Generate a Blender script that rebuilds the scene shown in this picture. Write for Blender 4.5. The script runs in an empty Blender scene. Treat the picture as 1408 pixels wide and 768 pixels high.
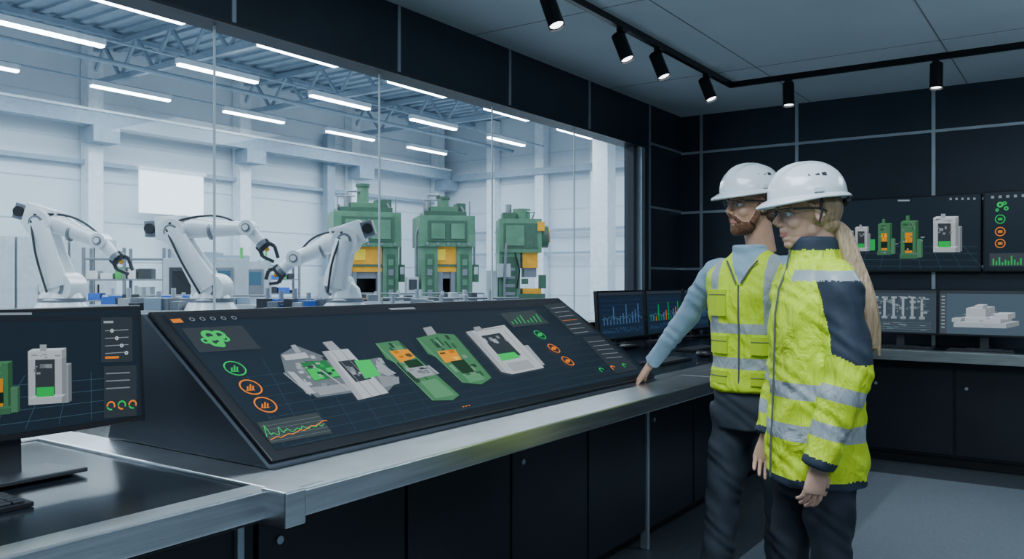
import bpy, math, random
import numpy as np
from mathutils import Vector, Matrix
from mathutils.bvhtree import BVHTree
random.seed(4)
C = bpy.context
V = Vector
COL = C.scene.collection

# ------------------------------------------------------------------ materials
def nmat(name):
    m = bpy.data.materials.new(name); m.use_nodes = True
    nt = m.node_tree; b = nt.nodes["Principled BSDF"]
    return m, nt, b
def mat(name, col, rough=.5, metal=0., var=.08, vscale=8., bump=0., bscale=60., emit=None, es=0., stretch=None, coat=0., spec=None):
    m, nt, b = nmat(name)
    N = nt.nodes; L = nt.links
    tc = N.new("ShaderNodeTexCoord"); mp = N.new("ShaderNodeMapping"); L.new(tc.outputs["Object"], mp.inputs[0])
    if stretch: mp.inputs["Scale"].default_value = stretch
    nz = N.new("ShaderNodeTexNoise"); nz.inputs["Scale"].default_value = vscale; nz.inputs["Detail"].default_value = 3
    L.new(mp.outputs[0], nz.inputs["Vector"])
    cr = N.new("ShaderNodeValToRGB")
    cr.color_ramp.elements[0].position = .3; cr.color_ramp.elements[1].position = .7
    cr.color_ramp.elements[0].color = [max(0, c*(1-var)) for c in col]+[1]
    cr.color_ramp.elements[1].color = [min(1, c*(1+var)) for c in col]+[1]
    L.new(nz.outputs[0], cr.inputs[0]); L.new(cr.outputs[0], b.inputs["Base Color"])
    b.inputs["Roughness"].default_value = rough; b.inputs["Metallic"].default_value = metal
    if spec is not None: b.inputs["Specular IOR Level"].default_value = spec
    if coat: b.inputs["Coat Weight"].default_value = coat
    if bump:
        n2 = N.new("ShaderNodeTexNoise"); n2.inputs["Scale"].default_value = bscale; n2.inputs["Detail"].default_value = 4
        L.new(mp.outputs[0], n2.inputs["Vector"])
        bp = N.new("ShaderNodeBump"); bp.inputs["Strength"].default_value = bump; bp.inputs["Distance"].default_value = .01
        L.new(n2.outputs[0], bp.inputs["Height"]); L.new(bp.outputs[0], b.inputs["Normal"])
    if emit:
        b.inputs["Emission Color"].default_value = list(emit)+[1]; b.inputs["Emission Strength"].default_value = es
    return m
_em = {}
def ui(col, s=1.):
    k = (tuple(round(c, 3) for c in col), s)
    if k not in _em:
        m, nt, b = nmat("ui_%d" % len(_em))
        b.inputs["Base Color"].default_value = [c*.2 for c in col]+[1]
        b.inputs["Roughness"].default_value = .35; b.inputs["Specular IOR Level"].default_value = .2
        b.inputs["Emission Color"].default_value = list(col)+[1]; b.inputs["Emission Strength"].default_value = s
        _em[k] = m
    return _em[k]
def glassmat(name, tint=(.9, .97, 1), refl=.5):
    m = bpy.data.materials.new(name); m.use_nodes = True
    nt = m.node_tree; N = nt.nodes; L = nt.links
    for n in list(N): N.remove(n)
    o = N.new("ShaderNodeOutputMaterial"); mx = N.new("ShaderNodeMixShader")
    t = N.new("ShaderNodeBsdfTransparent"); t.inputs[0].default_value = list(tint)+[1]
    g = N.new("ShaderNodeBsdfGlossy"); g.inputs["Roughness"].default_value = .02
    f = N.new("ShaderNodeLayerWeight"); f.inputs[0].default_value = .5
    pw = N.new("ShaderNodeMath"); pw.operation = 'POWER'; pw.inputs[1].default_value = 4
    ml = N.new("ShaderNodeMath"); ml.operation = 'MULTIPLY_ADD'; ml.inputs[1].default_value = refl; ml.inputs[2].default_value = .03
    L.new(f.outputs["Facing"], pw.inputs[0]); L.new(pw.outputs[0], ml.inputs[0]); L.new(ml.outputs[0], mx.inputs[0]); L.new(t.outputs[0], mx.inputs[1]); L.new(g.outputs[0], mx.inputs[2]); L.new(mx.outputs[0], o.inputs[0])
    return m
def bandmat(name, base, bands, bandcol=(.36, .40, .43), fold=.5):
    m, nt, b = nmat(name); N = nt.nodes; L = nt.links
    tc = N.new("ShaderNodeTexCoord")
    def mth(op, a, c):
        n = N.new("ShaderNodeMath"); n.operation = op
        for i, x in enumerate((a, c)):
            if x is None: continue
            if isinstance(x, (int, float)): n.inputs[i].default_value = x
            else: L.new(x, n.inputs[i])
        return n.outputs[0]
    def dot(v):
        n = N.new("ShaderNodeVectorMath"); n.operation = 'DOT_PRODUCT'; L.new(tc.outputs["Object"], n.inputs[0]); n.inputs[1].default_value = v
        return n.outputs["Value"]
    def rng(x, lo, hi): return mth('MULTIPLY', mth('GREATER_THAN', x, lo), mth('LESS_THAN', x, hi))
    tot = None
    for (v, off, lo, hi, ab, gv, gl, gh) in bands:
        x = mth('ADD', dot(v), off)
        if ab: x = mth('ABSOLUTE', x, None)
        r = rng(x, lo, hi)
        if gv is not None: r = mth('MULTIPLY', r, rng(dot(gv), gl, gh))
        tot = r if tot is None else mth('MAXIMUM', tot, r)
    nz = N.new("ShaderNodeTexNoise"); nz.inputs["Scale"].default_value = 6; L.new(tc.outputs["Object"], nz.inputs["Vector"])
    cr = N.new("ShaderNodeValToRGB"); cr.color_ramp.elements[0].color = [c*.86 for c in base]+[1]; cr.color_ramp.elements[1].color = [min(1, c*1.1) for c in base]+[1]
    L.new(nz.outputs[0], cr.inputs[0])
    mx = N.new("ShaderNodeMix"); mx.data_type = 'RGBA'
    L.new(cr.outputs[0], mx.inputs["A"]); mx.inputs["B"].default_value = list(bandcol)+[1]
    L.new(tot, mx.inputs["Factor"])
    L.new(mx.outputs["Result"], b.inputs["Base Color"]); b.inputs["Roughness"].default_value = .6
    mp = N.new("ShaderNodeMapping"); mp.inputs["Scale"].default_value = (1, 1, .55); L.new(tc.outputs["Object"], mp.inputs[0])
    n2 = N.new("ShaderNodeTexNoise"); n2.inputs["Scale"].default_value = 15; n2.inputs["Detail"].default_value = 4; n2.inputs["Distortion"].default_value = .9; L.new(mp.outputs[0], n2.inputs["Vector"])
    bp = N.new("ShaderNodeBump"); bp.inputs["Strength"].default_value = fold; bp.inputs["Distance"].default_value = .05
    L.new(n2.outputs[0], bp.inputs["Height"]); L.new(bp.outputs[0], b.inputs["Normal"])
    return m

# ------------------------------------------------------------------ mesh builder
def frame(d, ref=None):
    d = d.normalized()
    r = V(ref) if ref is not None else (V((0, 0, 1)) if abs(d.z) < .9 else V((1, 0, 0)))
    a = r.cross(d)
    if a.length < 1e-4: a = V((0, 1, 0)).cross(d)
    a.normalize(); b = d.cross(a).normalized()
    return a, b
class MB:
    def __init__(s): s.v = []; s.f = []; s.m = []; s.mats = []; s.sm = []
    def mi(s, m):
        if m not in s.mats: s.mats.append(m)
        return s.mats.index(m)
    def add(s, vs, fs, m, smooth=False):
        o = len(s.v); s.v += [tuple(x) for x in vs]; k = s.mi(m)
        for f in fs: s.f.append([o+i for i in f]); s.m.append(k); s.sm.append(smooth)
    def box(s, lo, hi, m, R=None, c=None):
        x0, y0, z0 = lo; x1, y1, z1 = hi
        vs = [V(p) for p in [(x0, y0, z0), (x1, y0, z0), (x1, y1, z0), (x0, y1, z0), (x0, y0, z1), (x1, y0, z1), (x1, y1, z1), (x0, y1, z1)]]
        if R is not None:
            c = V(c) if c is not None else sum(vs, V())/8
            vs = [c+R @ (p-c) for p in vs]
        s.add(vs, [(3, 2, 1, 0), (4, 5, 6, 7), (0, 1, 5, 4), (1, 2, 6, 5), (2, 3, 7, 6), (3, 0, 4, 7)], m)
    def cb(s, c, sz, m, R=None):
        c = V(c); h = V(sz)/2; s.box(c-h, c+h, m, R, c)
    def beam(s, p0, p1, w, h, m, ref=None):
        p0 = V(p0); p1 = V(p1); a, b = frame(p1-p0, ref); vs = []
        for p in (p0, p1):
            for (i, j) in ((-1, -1), (1, -1), (1, 1), (-1, 1)): vs.append(p+a*i*w/2+b*j*h/2)
        s.add(vs, [(3, 2, 1, 0), (4, 5, 6, 7), (0, 1, 5, 4), (1, 2, 6, 5), (2, 3, 7, 6), (3, 0, 4, 7)], m)
    def cyl(s, p0, p1, r0, r1=None, m=None, n=20, caps=True):
        r1 = r0 if r1 is None else r1
        s.tube([p0, p1], [r0, r1], m, n, caps)
    def tube(s, pts, rad, m, n=12, caps=True, ref=None):
        pts = [V(p) for p in pts]; vs = []; fs = []
        K = len(pts); pa = None
        for i, p in enumerate(pts):
            d = (pts[min(i+1, K-1)]-pts[max(i-1, 0)])
            if pa is None: a, b = frame(d, ref)
            else:
                dn = d.normalized(); a = pa-dn*pa.dot(dn)
                a.normalize(); b = dn.cross(a)
            pa = a
            r = rad[i] if isinstance(rad, (list, tuple)) else rad
            ra, rb = r if isinstance(r, (list, tuple)) else (r, r)
            for k in range(n):
                t = 2*math.pi*k/n; vs.append(p+a*math.cos(t)*ra+b*math.sin(t)*rb)
        for i in range(K-1):
            for k in range(n):
                k2 = (k+1) % n; fs.append((i*n+k, i*n+k2, (i+1)*n+k2, (i+1)*n+k))
        s.add(vs, fs, m, True)
        if caps: s.add(vs[:n], [tuple(reversed(range(n)))], m); s.add(vs[-n:], [tuple(range(n))], m)
    def ell(s, c, r, m, R=None, n=20, k=12):
        c = V(c); vs = []; fs = []
        for i in range(k+1):
            ph = math.pi*i/k-math.pi/2
            for j in range(n):
                t = 2*math.pi*j/n; p = V((r[0]*math.cos(ph)*math.cos(t), r[1]*math.cos(ph)*math.sin(t), r[2]*math.sin(ph)))
                vs.append(c+(R @ p if R is not None else p))
        for i in range(k):
            for j in range(n):
                j2 = (j+1) % n; fs.append((i*n+j, i*n+j2, (i+1)*n+j2, (i+1)*n+j))
        s.add(vs, fs, m, True)
    def poly(s, pts, m): s.add(pts, [tuple(range(len(pts)))], m)
    def obj(s, name, parent=None, bevel=0., loc=None, rotz=0.):
        me = bpy.data.meshes.new(name); me.from_pydata(s.v, [], s.f)
        for m in s.mats: me.materials.append(m)
        me.polygons.foreach_set("material_index", s.m); me.polygons.foreach_set("use_smooth", s.sm); me.update()
        o = bpy.data.objects.new(name, me); COL.objects.link(o)
        if loc is not None: o.location = loc
        o.rotation_euler[2] = rotz
        if parent: o.parent = parent
        if bevel:
            b = o.modifiers.new("bevel", 'BEVEL'); b.width = bevel; b.segments = 2; b.limit_method = 'ANGLE'; b.angle_limit = .7
        return o
def empty(name, loc=(0, 0, 0), rotz=0.):
    e = bpy.data.objects.new(name, None); COL.objects.link(e); e.location = loc; e.rotation_euler[2] = rotz; e.empty_display_size = .1; return e

def cat(pts, sub=5):
    P = [np.array(p, float) for p in pts]; out = []
    for i in range(len(P)-1):
        p0 = P[max(i-1, 0)]; p1 = P[i]; p2 = P[i+1]; p3 = P[min(i+2, len(P)-1)]
        for k in range(sub):
            t = k/sub
            out.append(.5*((2*p1)+(-p0+p2)*t+(2*p0-5*p1+4*p2-p3)*t*t+(-p0+3*p1-3*p2+p3)*t**3))
    out.append(P[-1]); return out
def stube(mb, rows, m, n=20, sub=5, ref=None):
    q = cat(rows, sub)
    pts = [V(r[:3]) for r in q]; rad = [(max(r[3], .001), max(r[-1], .001)) for r in q]
    mb.tube(pts, rad, m, n, True, ref)
def loftz(mb, rows, F, m, n=36, sub=5, ex=2.3):
    F = V((F[0], F[1], 0)).normalized(); L = V((0, 0, 1)).cross(F)
    q = cat(rows, sub); vs = []; fs = []
    for r in q:
        for k in range(n):
            t = 2*math.pi*k/n; c = math.cos(t); s_ = math.sin(t)
            cx = math.copysign(abs(c)**(2/ex), c); sx = math.copysign(abs(s_)**(2/ex), s_)
            vs.append(V(r[:3])+F*cx*r[4]+L*sx*r[3])
    K = len(q)
    for i in range(K-1):
        for k in range(n):
            k2 = (k+1) % n; fs.append((i*n+k, i*n+k2, (i+1)*n+k2, (i+1)*n+k))
    fs.append(tuple(reversed(range(n)))); fs.append(tuple((K-1)*n+k for k in range(n)))
    mb.add(vs, fs, m, True)
def remesh(mb, name, parent, voxel, smooth=4, fix=None, sf=.5, wr=None):
    src = mb.obj("tmp_src"); bv = BVHTree.FromPolygons([V(v) for v in mb.v], mb.f)
    r = src.modifiers.new("r", 'REMESH'); r.mode = 'VOXEL'; r.voxel_size = voxel; r.adaptivity = 0
    if smooth:
        sm = src.modifiers.new("s", 'SMOOTH'); sm.factor = sf; sm.iterations = smooth
    dg = C.evaluated_depsgraph_get(); dg.update()
    me = bpy.data.meshes.new_from_object(src.evaluated_get(dg)); bpy.data.objects.remove(src)
    me.name = name; me.materials.clear()
    for m in mb.mats: me.materials.append(m)
    idx = []
    for p in me.polygons:
        _, _, fi, _ = bv.find_nearest(p.center); k = mb.m[fi]
        if fix:
            q = fix(p.center, mb.mats[k])
            if q is not None:
                if q not in mb.mats: mb.mats.append(q); me.materials.append(q)
                k = mb.mats.index(q)
        idx.append(k)
    me.polygons.foreach_set("material_index", idx); me.polygons.foreach_set("use_smooth", [True]*len(idx))
    if wr:
        nrm = [v.normal.copy() for v in me.vertices]
        for v, n_ in zip(me.vertices, nrm):
            d = wr(v.co)
            if d: v.co = v.co+n_*d
    me.update()
    o = bpy.data.objects.new(name, me); COL.objects.link(o); o.parent = parent
    return o

# ------------------------------------------------------------------ palette
navy = mat("panel_navy", (.022, .033, .050), .42, var=.15, vscale=2)
navy2 = mat("panel_cabinet", (.012, .015, .022), .38, var=.15, vscale=3)
silver = mat("aluminium_trim", (.50, .56, .62), .4, .7)
steel = mat("brushed_steel", (.72, .75, .78), .28, 1., var=.15, vscale=5, stretch=(1, .6, 14), bump=.05, bscale=30)
ceilm = mat("ceiling_panel", (.62, .72, .78), .8, var=.04, vscale=2)
ceilg = mat("ceiling_groove", (.22, .25, .28), .8)
floorm = mat("floor_vinyl", (.055, .065, .078), .45, var=.2, vscale=40, bump=.05, bscale=200)
floorpale = mat("floor_paler", (.17, .20, .23), .55, var=.12, vscale=60, bump=.05, bscale=200)
black = mat("black_plastic", (.012, .013, .016), .35)
blackm = mat("black_metal", (.012, .012, .014), .3, .4)
dgrey = mat("dark_grey_metal", (.06, .065, .075), .4, .5)
desktop = mat("desk_laminate", (.012, .016, .022), .2, var=.1)
screenbg = mat("screen_glass", (.006, .008, .012), .28, emit=(.035, .065, .10), es=.26, spec=.25)
wallw = mat("hall_wall", (.64, .71, .78), .7, var=.04, vscale=1)
wallrib = mat("hall_wall_rib", (.52, .60, .68), .7)
hroof = mat("hall_roof", (.30, .38, .46), .7, var=.1, vscale=3)
hsteel = mat("hall_steel", (.28, .36, .44), .5, .1)
hwhite = mat("hall_column_white", (.74, .80, .86), .5)
hfloor = mat("hall_floor", (.36, .40, .44), .35, var=.1, vscale=1)
green = mat("press_green", (.095, .215, .13), .45, var=.2, vscale=3)
green2 = mat("press_green_dark", (.045, .11, .07), .5)
orange = mat("press_orange", (.80, .36, .015), .4, var=.15)
white = mat("robot_white", (.84, .87, .90), .3, coat=.4, var=.03)
rgrey = mat("robot_grey", (.22, .24, .27), .4, .4)
cabg = mat("cabinet_grey", (.42, .46, .50), .5)
tubem = mat("tube_lamp", (.9, .95, 1), .5, emit=(.82, .93, 1.), es=16)

# ------------------------------------------------------------------ camera
cd = bpy.data.cameras.new("camera"); cam = bpy.data.objects.new("camera", cd); COL.objects.link(cam)
cd.sensor_width = 36; cd.lens = 1150/1408*36; cam.location = (0, 0, 1.4)
cam.rotation_euler = (math.radians(90), 0, math.radians(34.7)); cd.clip_end = 200; cd.clip_start = .05
C.scene.camera = cam
w = bpy.data.worlds.new("world"); C.scene.world = w; w.use_nodes = True
w.node_tree.nodes["Background"].inputs[0].default_value = (.35, .5, .7, 1); w.node_tree.nodes["Background"].inputs[1].default_value = .3

# ------------------------------------------------------------------ room shell
XW = -3.2; YB = 7.45; ZC = 2.94
m = MB(); m.box((-3.3, -3, -.1), (4.2, 7.6, 0), floorm); m.obj("floor")
m = MB(); m.box((-1.45, -2.5, 0), (3.8, 6.5, .004), floorpale); m.obj("floor_paler_area")  # thin paler slab laid on the darker floor
m = MB(); m.box((-3.35, -3, ZC), (4.2, 7.6, ZC+.1), ceilm)
for x in (-2.0, -.8, .4, 1.6, 2.8): m.box((x-.004, -3, ZC-.0015), (x+.004, 7.45, ZC+.01), ceilg)
for y in (-1.2, .6, 2.4, 4.2, 6.0): m.box((-3.2, y-.004, ZC-.0015), (4.2, y+.004, ZC+.01), ceilg)
m.obj("ceiling")
m = MB()
m.box((-3.35, -3, 0), (XW, 6.64, 1.05), navy); m.box((-3.35, -3, 2.55), (XW, 6.64, ZC), navy); m.box((-3.35, 6.64, 0), (XW, 7.6, ZC), navy)
m.obj("wall_left")
m = MB(); m.box((-3.2, YB, 0), (4.2, YB+.15, ZC), navy); m.obj("wall_back")
m = MB(); m.box((4.1, -3, 0), (4.2, YB, ZC), navy); m.obj("wall_right")
m = MB(); m.box((-3.2, -3.1, 0), (4.1, -3, ZC), navy); m.obj("wall_rear")
m = MB()
for y in (.21, 1.30, 2.40, 3.5, 4.59, 5.67, 6.75): m.box((XW, y-.011, 2.55 if y < 6.6 else 0), (XW+.008, y+.011, ZC), silver)
for z in (1.50, 2.04, 2.60): m.box((XW, 6.76, z-.01), (XW+.008, YB, z+.01), silver)
m.box((XW, -3, 2.545), (XW+.02, 6.64, 2.56), dgrey)
m.obj("trim_1")
m = MB()
for z in (1.50, 2.03, 2.59): m.box((-3.2, YB-.01, z-.011), (4.1, YB, z+.011), silver)
for x in (-3.0, -2.12, -1.04, .04, 1.12, 2.2, 3.3): m.box((x-.014, YB-.009, 0), (x+.014, YB, ZC), silver)
m.obj("trim_2")
gl = glassmat("window_glass", (.94, .98, 1), .5)
seam = mat("glass_joint", (.80, .88, .94), .3)
ys = [-3, -1.93, -.86, .21, 1.28, 2.35, 3.42, 4.49, 5.56, 6.60]
for i in range(len(ys)-1):
    m = MB(); y0, y1 = ys[i]+.003, ys[i+1]-.003
    m.add([(-3.27, y0, 1.05), (-3.27, y1, 1.05), (-3.27, y1, 2.55), (-3.27, y0, 2.55)], [(0, 1, 2, 3)], gl); m.obj("window_%d" % (i+1))
m = MB()
for y in ys[1:-1]: m.box((-3.274, y-.0035, 1.05), (-3.264, y+.0035, 2.55), seam)
m.box((-3.33, 6.58, 1.05), (-3.19, 6.64, 2.55), silver)
m.box((-3.33, 6.52, 1.05), (-3.24, 6.58, 2.55), dgrey)
m.box((-3.35, -3, 1.05), (-3.17, 6.64, 1.07), dgrey)
m.obj("trim_3")

# ------------------------------------------------------------------ factory hall
m = MB(); m.box((-18.7, -3, -.1), (-3.36, 22.7, 0), hfloor); m.obj("floor_factory_hall")
m = MB(); m.box((-18.7, -3, 0), (-18.5, 22.7, 7), wallw)
for z in (.9, 1.8, 2.7, 3.6, 4.5, 5.4): m.box((-18.5, -3, z), (-18.485, 22.5, z+.03), wallrib)
m.obj("wall_factory_far")
m = MB(); m.box((-18.5, 22.5, 0), (-3.3, 22.7, 7), wallw)
for z in (.9, 1.8, 2.7, 3.6, 4.5, 5.4): m.box((-18.5, 22.485, z), (-3.3, 22.5, z+.03), wallrib)
m.obj("wall_factory_end")
m = MB(); m.box((-3.5, 7.62, 0), (-3.36, 22.5, 7), wallw); m.obj("wall_factory_near")
m = MB(); m.box((-18.5, -3.1, 0), (-3.36, -3, 7), wallw); m.obj("wall_factory_rear")
m = MB(); m.box((-3.5, -3, ZC+.02), (-3.36, 7.62, 7), wallw); m.obj("wall_factory_upper")
m = MB(); m.box((-18.7, -3, 6.7), (-3.3, 22.7, 6.8), hroof)
for i in range(64):
    y = -3+i*.4; m.box((-18.5, y, 6.64), (-3.5, y+.14, 6.7), hroof)
m.obj("ceiling_factory_hall")
m = MB()
for y in (2, 6, 10, 14, 18, 22):
    m.box((-18.48, y-.17, 0), (-18.15, y+.17, 6.6), hwhite)
    m.box((-18.2, y-.3, 4.4), (-17.7, y+.3, 4.75), hsteel)
for x in (-16.2, -14.3, -12.3, -10.4): m.box((x-.16, 22.15, 0), (x+.16, 22.48, 6.6), hwhite)
m.box((-10.9, 19.5, 0), (-10.45, 19.95, 6.6), hwhite)
m.obj("hall_columns")
m = MB()
m.box((-18.05, -2.9, 4.75), (-17.75, 22.0, 5.05), hsteel); m.box((-18.1, -2.9, 5.05), (-17.7, 22.0, 5.1), hwhite)
m.box((-18.4, -2.9, 3.95), (-18.3, 22.0, 4.05), hsteel)
m.box((-18.4, 22.05, 4.7), (-3.6, 22.2, 4.9), hsteel); m.box((-18.4, 22.2, 2.9), (-3.6, 22.3, 2.98), hsteel); m.box((-18.4, 22.2, 2.2), (-3.6, 22.3, 2.26), hsteel)
m.box((-18.3, 16.8, .3), (-18.1, 17.1, 5.6), hsteel); m.box((-18.3, 11.9, 0), (-18.2, 12.05, 4.0), hsteel)
m.obj("crane_runway_beams")
m = MB()
for y in (2, 6, 10, 14, 18):
    z0, z1 = 5.75, 6.5
    m.box((-18.4, y-.06, z0-.06), (-3.6, y+.06, z0+.06), hsteel); m.box((-18.4, y-.06, z1-.06), (-3.6, y+.06, z1+.06), hsteel)
    n = 12; dx = 14.8/n
    for i in range(n):
        x = -18.4+i*dx
        m.beam((x, y, z0), (x+dx/2, y, z1), .06, .06, hsteel); m.beam((x+dx/2, y, z1), (x+dx, y, z0), .06, .06, hsteel)
for x in (-17, -14.5, -12, -9.5, -7): m.box((x-.06, -2.9, 6.5), (x+.06, 22.3, 6.6), hsteel)
for x in (-9.2, -15.4): m.tube([(x, -2.9, 5.55), (x, 22.3, 5.55)], .05, hsteel, 8)
m.obj("roof_trusses")
m = MB()
for x in (-11.6, -13.9, -16.9):
    m.box((x-.02, -2.5, 5.50), (x+.02, 21.8, 5.53), hsteel)
    for y in (-.5, 2.75, 6.0, 9.2, 12.4, 15.65, 18.9):
        m.box((x-.075, y, 5.40), (x+.075, y+1.8, 5.5), hwhite); m.box((x-.06, y+.02, 5.36), (x+.06, y+1.78, 5.41), tubem)
m.obj("linear_hall_lights")
m = MB(); m.box((-18.14, 11.0, 2.95), (-18.1, 12.7, 3.95), mat("window_panel_glow", (.9, .95, 1), .6, emit=(.85, .95, 1), es=1.0)); m.box((-18.15, 10.95, 3.95), (-18.05, 12.75, 4.03), hwhite); m.obj("window_bright_panel")  # emissive panel standing for a bright window on the far wall
for k, y in enumerate((7.0, 8.05, 9.1)):
    m = MB(); m.box((-18.1, y, 0), (-17.5, y+1, 2.25), cabg); m.box((-17.5, y+.49, .1), (-17.49, y+.51, 2.2), dgrey)
    m.box((-17.49, y+.4, 1.1), (-17.47, y+.43, 1.3), black); m.box((-17.49, y+.57, 1.1), (-17.47, y+.6, 1.3), black); m.obj("storage_cabinet")
bins = [mat("bin_green", (.08, .45, .10), .5), mat("bin_blue", (.03, .12, .5), .5), mat("bin_white", (.7, .7, .7), .5), mat("bin_black", (.03, .03, .04), .5)]
def rack(loc, rz, L, mz=2.0):
    m = MB(); n = max(2, int(L/.7))
    for i in range(n+1):
        x = i*L/n
        for y in (0, .45): m.box((x-.025, y, 0), (x+.025, y+.05, mz), rgrey)
    z = .3
    while z < mz:
        m.box((0, 0, z), (L, .5, z+.03), rgrey)
        if z < mz-.3:
            x = .06
            while x < L-.2:
                wd = .12+random.random()*.18; m.box((x, .05, z+.03), (x+wd, .42, z+.10+random.random()*.17), random.choice(bins+[cabg, dgrey])); x += wd+.04
        z += .36
    m.obj("parts_rack", bevel=.004, loc=loc, rotz=rz)
RZ = math.radians(34.7)
rack((-14.2, 7.6, 0), RZ+.2, 1.3, 1.95); rack((-17.5, 13.0, 0), RZ+.6, 1.8, 1.9)

def press(loc, rz, W=1.4, H=2.85, cyltop=.55, cab=True):
    m = MB(); w = W/2; d = .5
    m.box((-w, -d, 0), (w, d, .85), green); m.box((-w-.08, -d-.05, 0), (w+.08, d+.05, .12), green2)
    for sx in (-1, 1):
        x0, x1 = sorted((sx*w, sx*(w-.32)))
        m.box((x0, -d, .85), (x1, d, 2.05), green)
        m.box((x0+.08, -d-.02, 1.0), (x1-.08, -d, 1.9), green2)
        for k in range(4): m.box((x0+.11, -d-.035, 1.08+k*.2), (x1-.11, -d-.01, 1.2+k*.2), green if k % 2 else rgrey)
        m.box((sx*(w-.38)-.05, -d+.05, .85), (sx*(w-.38)+.05, -d+.18, 2.1), rgrey)
    m.box((-w-.04, -d-.06, 2.05), (w+.04, d+.04, H), green)
    m.box((-w+.12, -d-.09, 2.15), (w-.12, -d-.05, H-.1), green2)
    m.box((-w+.18, -d-.11, 2.2), (-.06, -d-.06, H-.16), green); m.box((.06, -d-.11, 2.2), (w-.18, -d-.06, H-.16), green)
    for i in range(5): m.cyl((-w+.1+i*(W-.2)/4, -d-.12, 2.1), (-w+.1+i*(W-.2)/4, -d-.05, 2.1), .03, None, rgrey, 8)
    m.box((-.30, -.46, 1.55), (.30, .4, 2.08), orange); m.box((-.32, -.49, 1.66), (.32, -.44, 1.70), green2); m.box((-.25, -.48, 1.78), (-.03, -.46, 2.0), mat("decal_yellow", (.9, .6, .03), .4))
    m.box((-.24, -.4, 1.42), (.24, .36, 1.55), rgrey)
    m.box((-.32, -.54, .85), (.32, .46, 1.03), orange); m.box((-.26, -.46, 1.03), (.26, .36, 1.14), dgrey)
    m.box((-w+.3, .3, .9), (w-.3, .4, 2.1), black)
    m.box((-w+.1, -.4, H), (w-.1, .4, H+.1), green2); m.box((-.28, -.3, H+.1), (.26, .3, H+.2), green)
    m.cyl((0, 0, H+.1), (0, 0, H+cyltop), .12, None, green, 20); m.cyl((0, 0, H+cyltop-.06), (0, 0, H+cyltop), .145, None, green2, 20)
    m.box((.25, -.2, H+.1), (w-.08, .2, H+.28), green2); m.cyl((-.33, -.1, H+.1), (-.33, -.1, H+.36), .07, None, rgrey)
    m.tube([(-.33, -.1, H+.33), (-.33, -.1, H+.44), (-.1, -.1, H+.44), (-.05, 0, H+.36)], .025, rgrey, 8)
    m.tube([(-w+.05, -.3, .9), (-w-.08, -.3, 1.2), (-w-.08, -.3, 2.3), (-w+.1, -.3, H+.15)], .028, rgrey, 8)
    m.tube([(w-.05, -.3, 1.4), (w+.08, -.3, 1.6), (w+.08, -.3, 2.4), (w-.2, -.3, H+.2)], .023, rgrey, 8)
    m.box((w+.02, -.45, 1.35), (w+.14, -.2, 1.7), green2); m.box((w+.04, -.46, 1.5), (w+.12, -.45, 1.65), cabg)
    if cab:
        m.box((-w-.28, -d, .9), (-w-.06, -.1, 1.45), cabg); m.box((-w-.25, -d-.01, 1.2), (-w-.09, -d, 1.4), dgrey); m.box((-w-.2, -d+.1, 0), (-w-.14, -d+.2, .9), rgrey)
    for x in (-w+.05, w-.05): m.cyl((x, -.45, H), (x, -.45, H+.3), .015, None, rgrey, 6)
    m.tube([(-w+.05, -.45, H+.3), (-w+.05, -.45, H+.31), (-w+.4, -.45, H+.31)], .015, rgrey, 6)
    m.obj("hydraulic_press", bevel=.012, loc=loc, rotz=rz)
press((-12.2, 12.28, 0), RZ+.35, 1.26, 2.74, .60)
press((-10.85, 13.2, 0), RZ+.25, 1.02, 2.66, .42)
m = MB()
m.box((-.45, -.5, 0), (.55, .5, .9), green); m.box((-.45, -.42, .9), (.02, .42, 2.6), green)
m.box((-.45, -.46, 2.0), (.5, .46, 2.75), green); m.box((-.35, -.48, 2.1), (.4, -.46, 2.65), green2); m.box((-.3, -.5, 2.15), (.1, -.46, 2.6), green)
m.box((-.38, -.44, 1.0), (-.05, -.42, 1.9), green2)
m.cyl((.1, 0, 2.75), (.1, 0, 3.0), .2, None, green, 20); m.box((-.35, -.25, 2.75), (-.05, .25, 2.9), green2); m.cyl((-.2, 0, 2.9), (-.2, 0, 3.1), .07, None, rgrey)
m.cyl((.5, -.1, 2.38), (.68, -.1, 2.38), .26, None, green2, 24); m.cyl((.68, -.1, 2.38), (.72, -.1, 2.38), .16, None, orange, 24)
m.box((.40, -.5, 2.48), (.56, .1, 2.68), orange)
m.box((.08, -.38, 1.66), (.42, .28, 2.02), orange); m.box((.12, -.32, 1.45), (.40, .22, 1.66), rgrey); m.box((.0, -.45, .9), (.58, .4, 1.08), green2); m.box((.08, -.4, 1.08), (.5, .3, 1.2), orange)
m.tube([(-.3, -.5, .5), (-.35, -.55, 1.2), (-.3, -.52, 2.2)], .03, rgrey, 8); m.box((-.72, -.4, 1.0), (-.5, 0, 1.6), cabg); m.box((-.66, -.3, 0), (-.58, -.1, 1.0), rgrey)
m.box((-.5, -.52, 1.45), (-.2, -.44, 1.75), cabg); m.box((.45, -.45, 1.2), (.6, -.25, 1.5), green2); m.box((.05, -.45, 1.3), (.2, -.4, 1.42), green2)
m.tube([(-.1, -.5, 2.0), (0, -.5, 1.6), (-.05, -.48, 1.2)], .02, black, 8); m.tube([(.3, -.3, 2.75), (.35, -.35, 2.9), (.15, -.1, 2.95)], .02, rgrey, 8)
for k in range(4): m.box((-.36, -.455, 1.05+k*.18), (-.1, -.435, 1.12+k*.18), rgrey)
m.obj("c_frame_press", bevel=.012, loc=(-10.74, 15.72, 0), rotz=RZ+.1)

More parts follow.
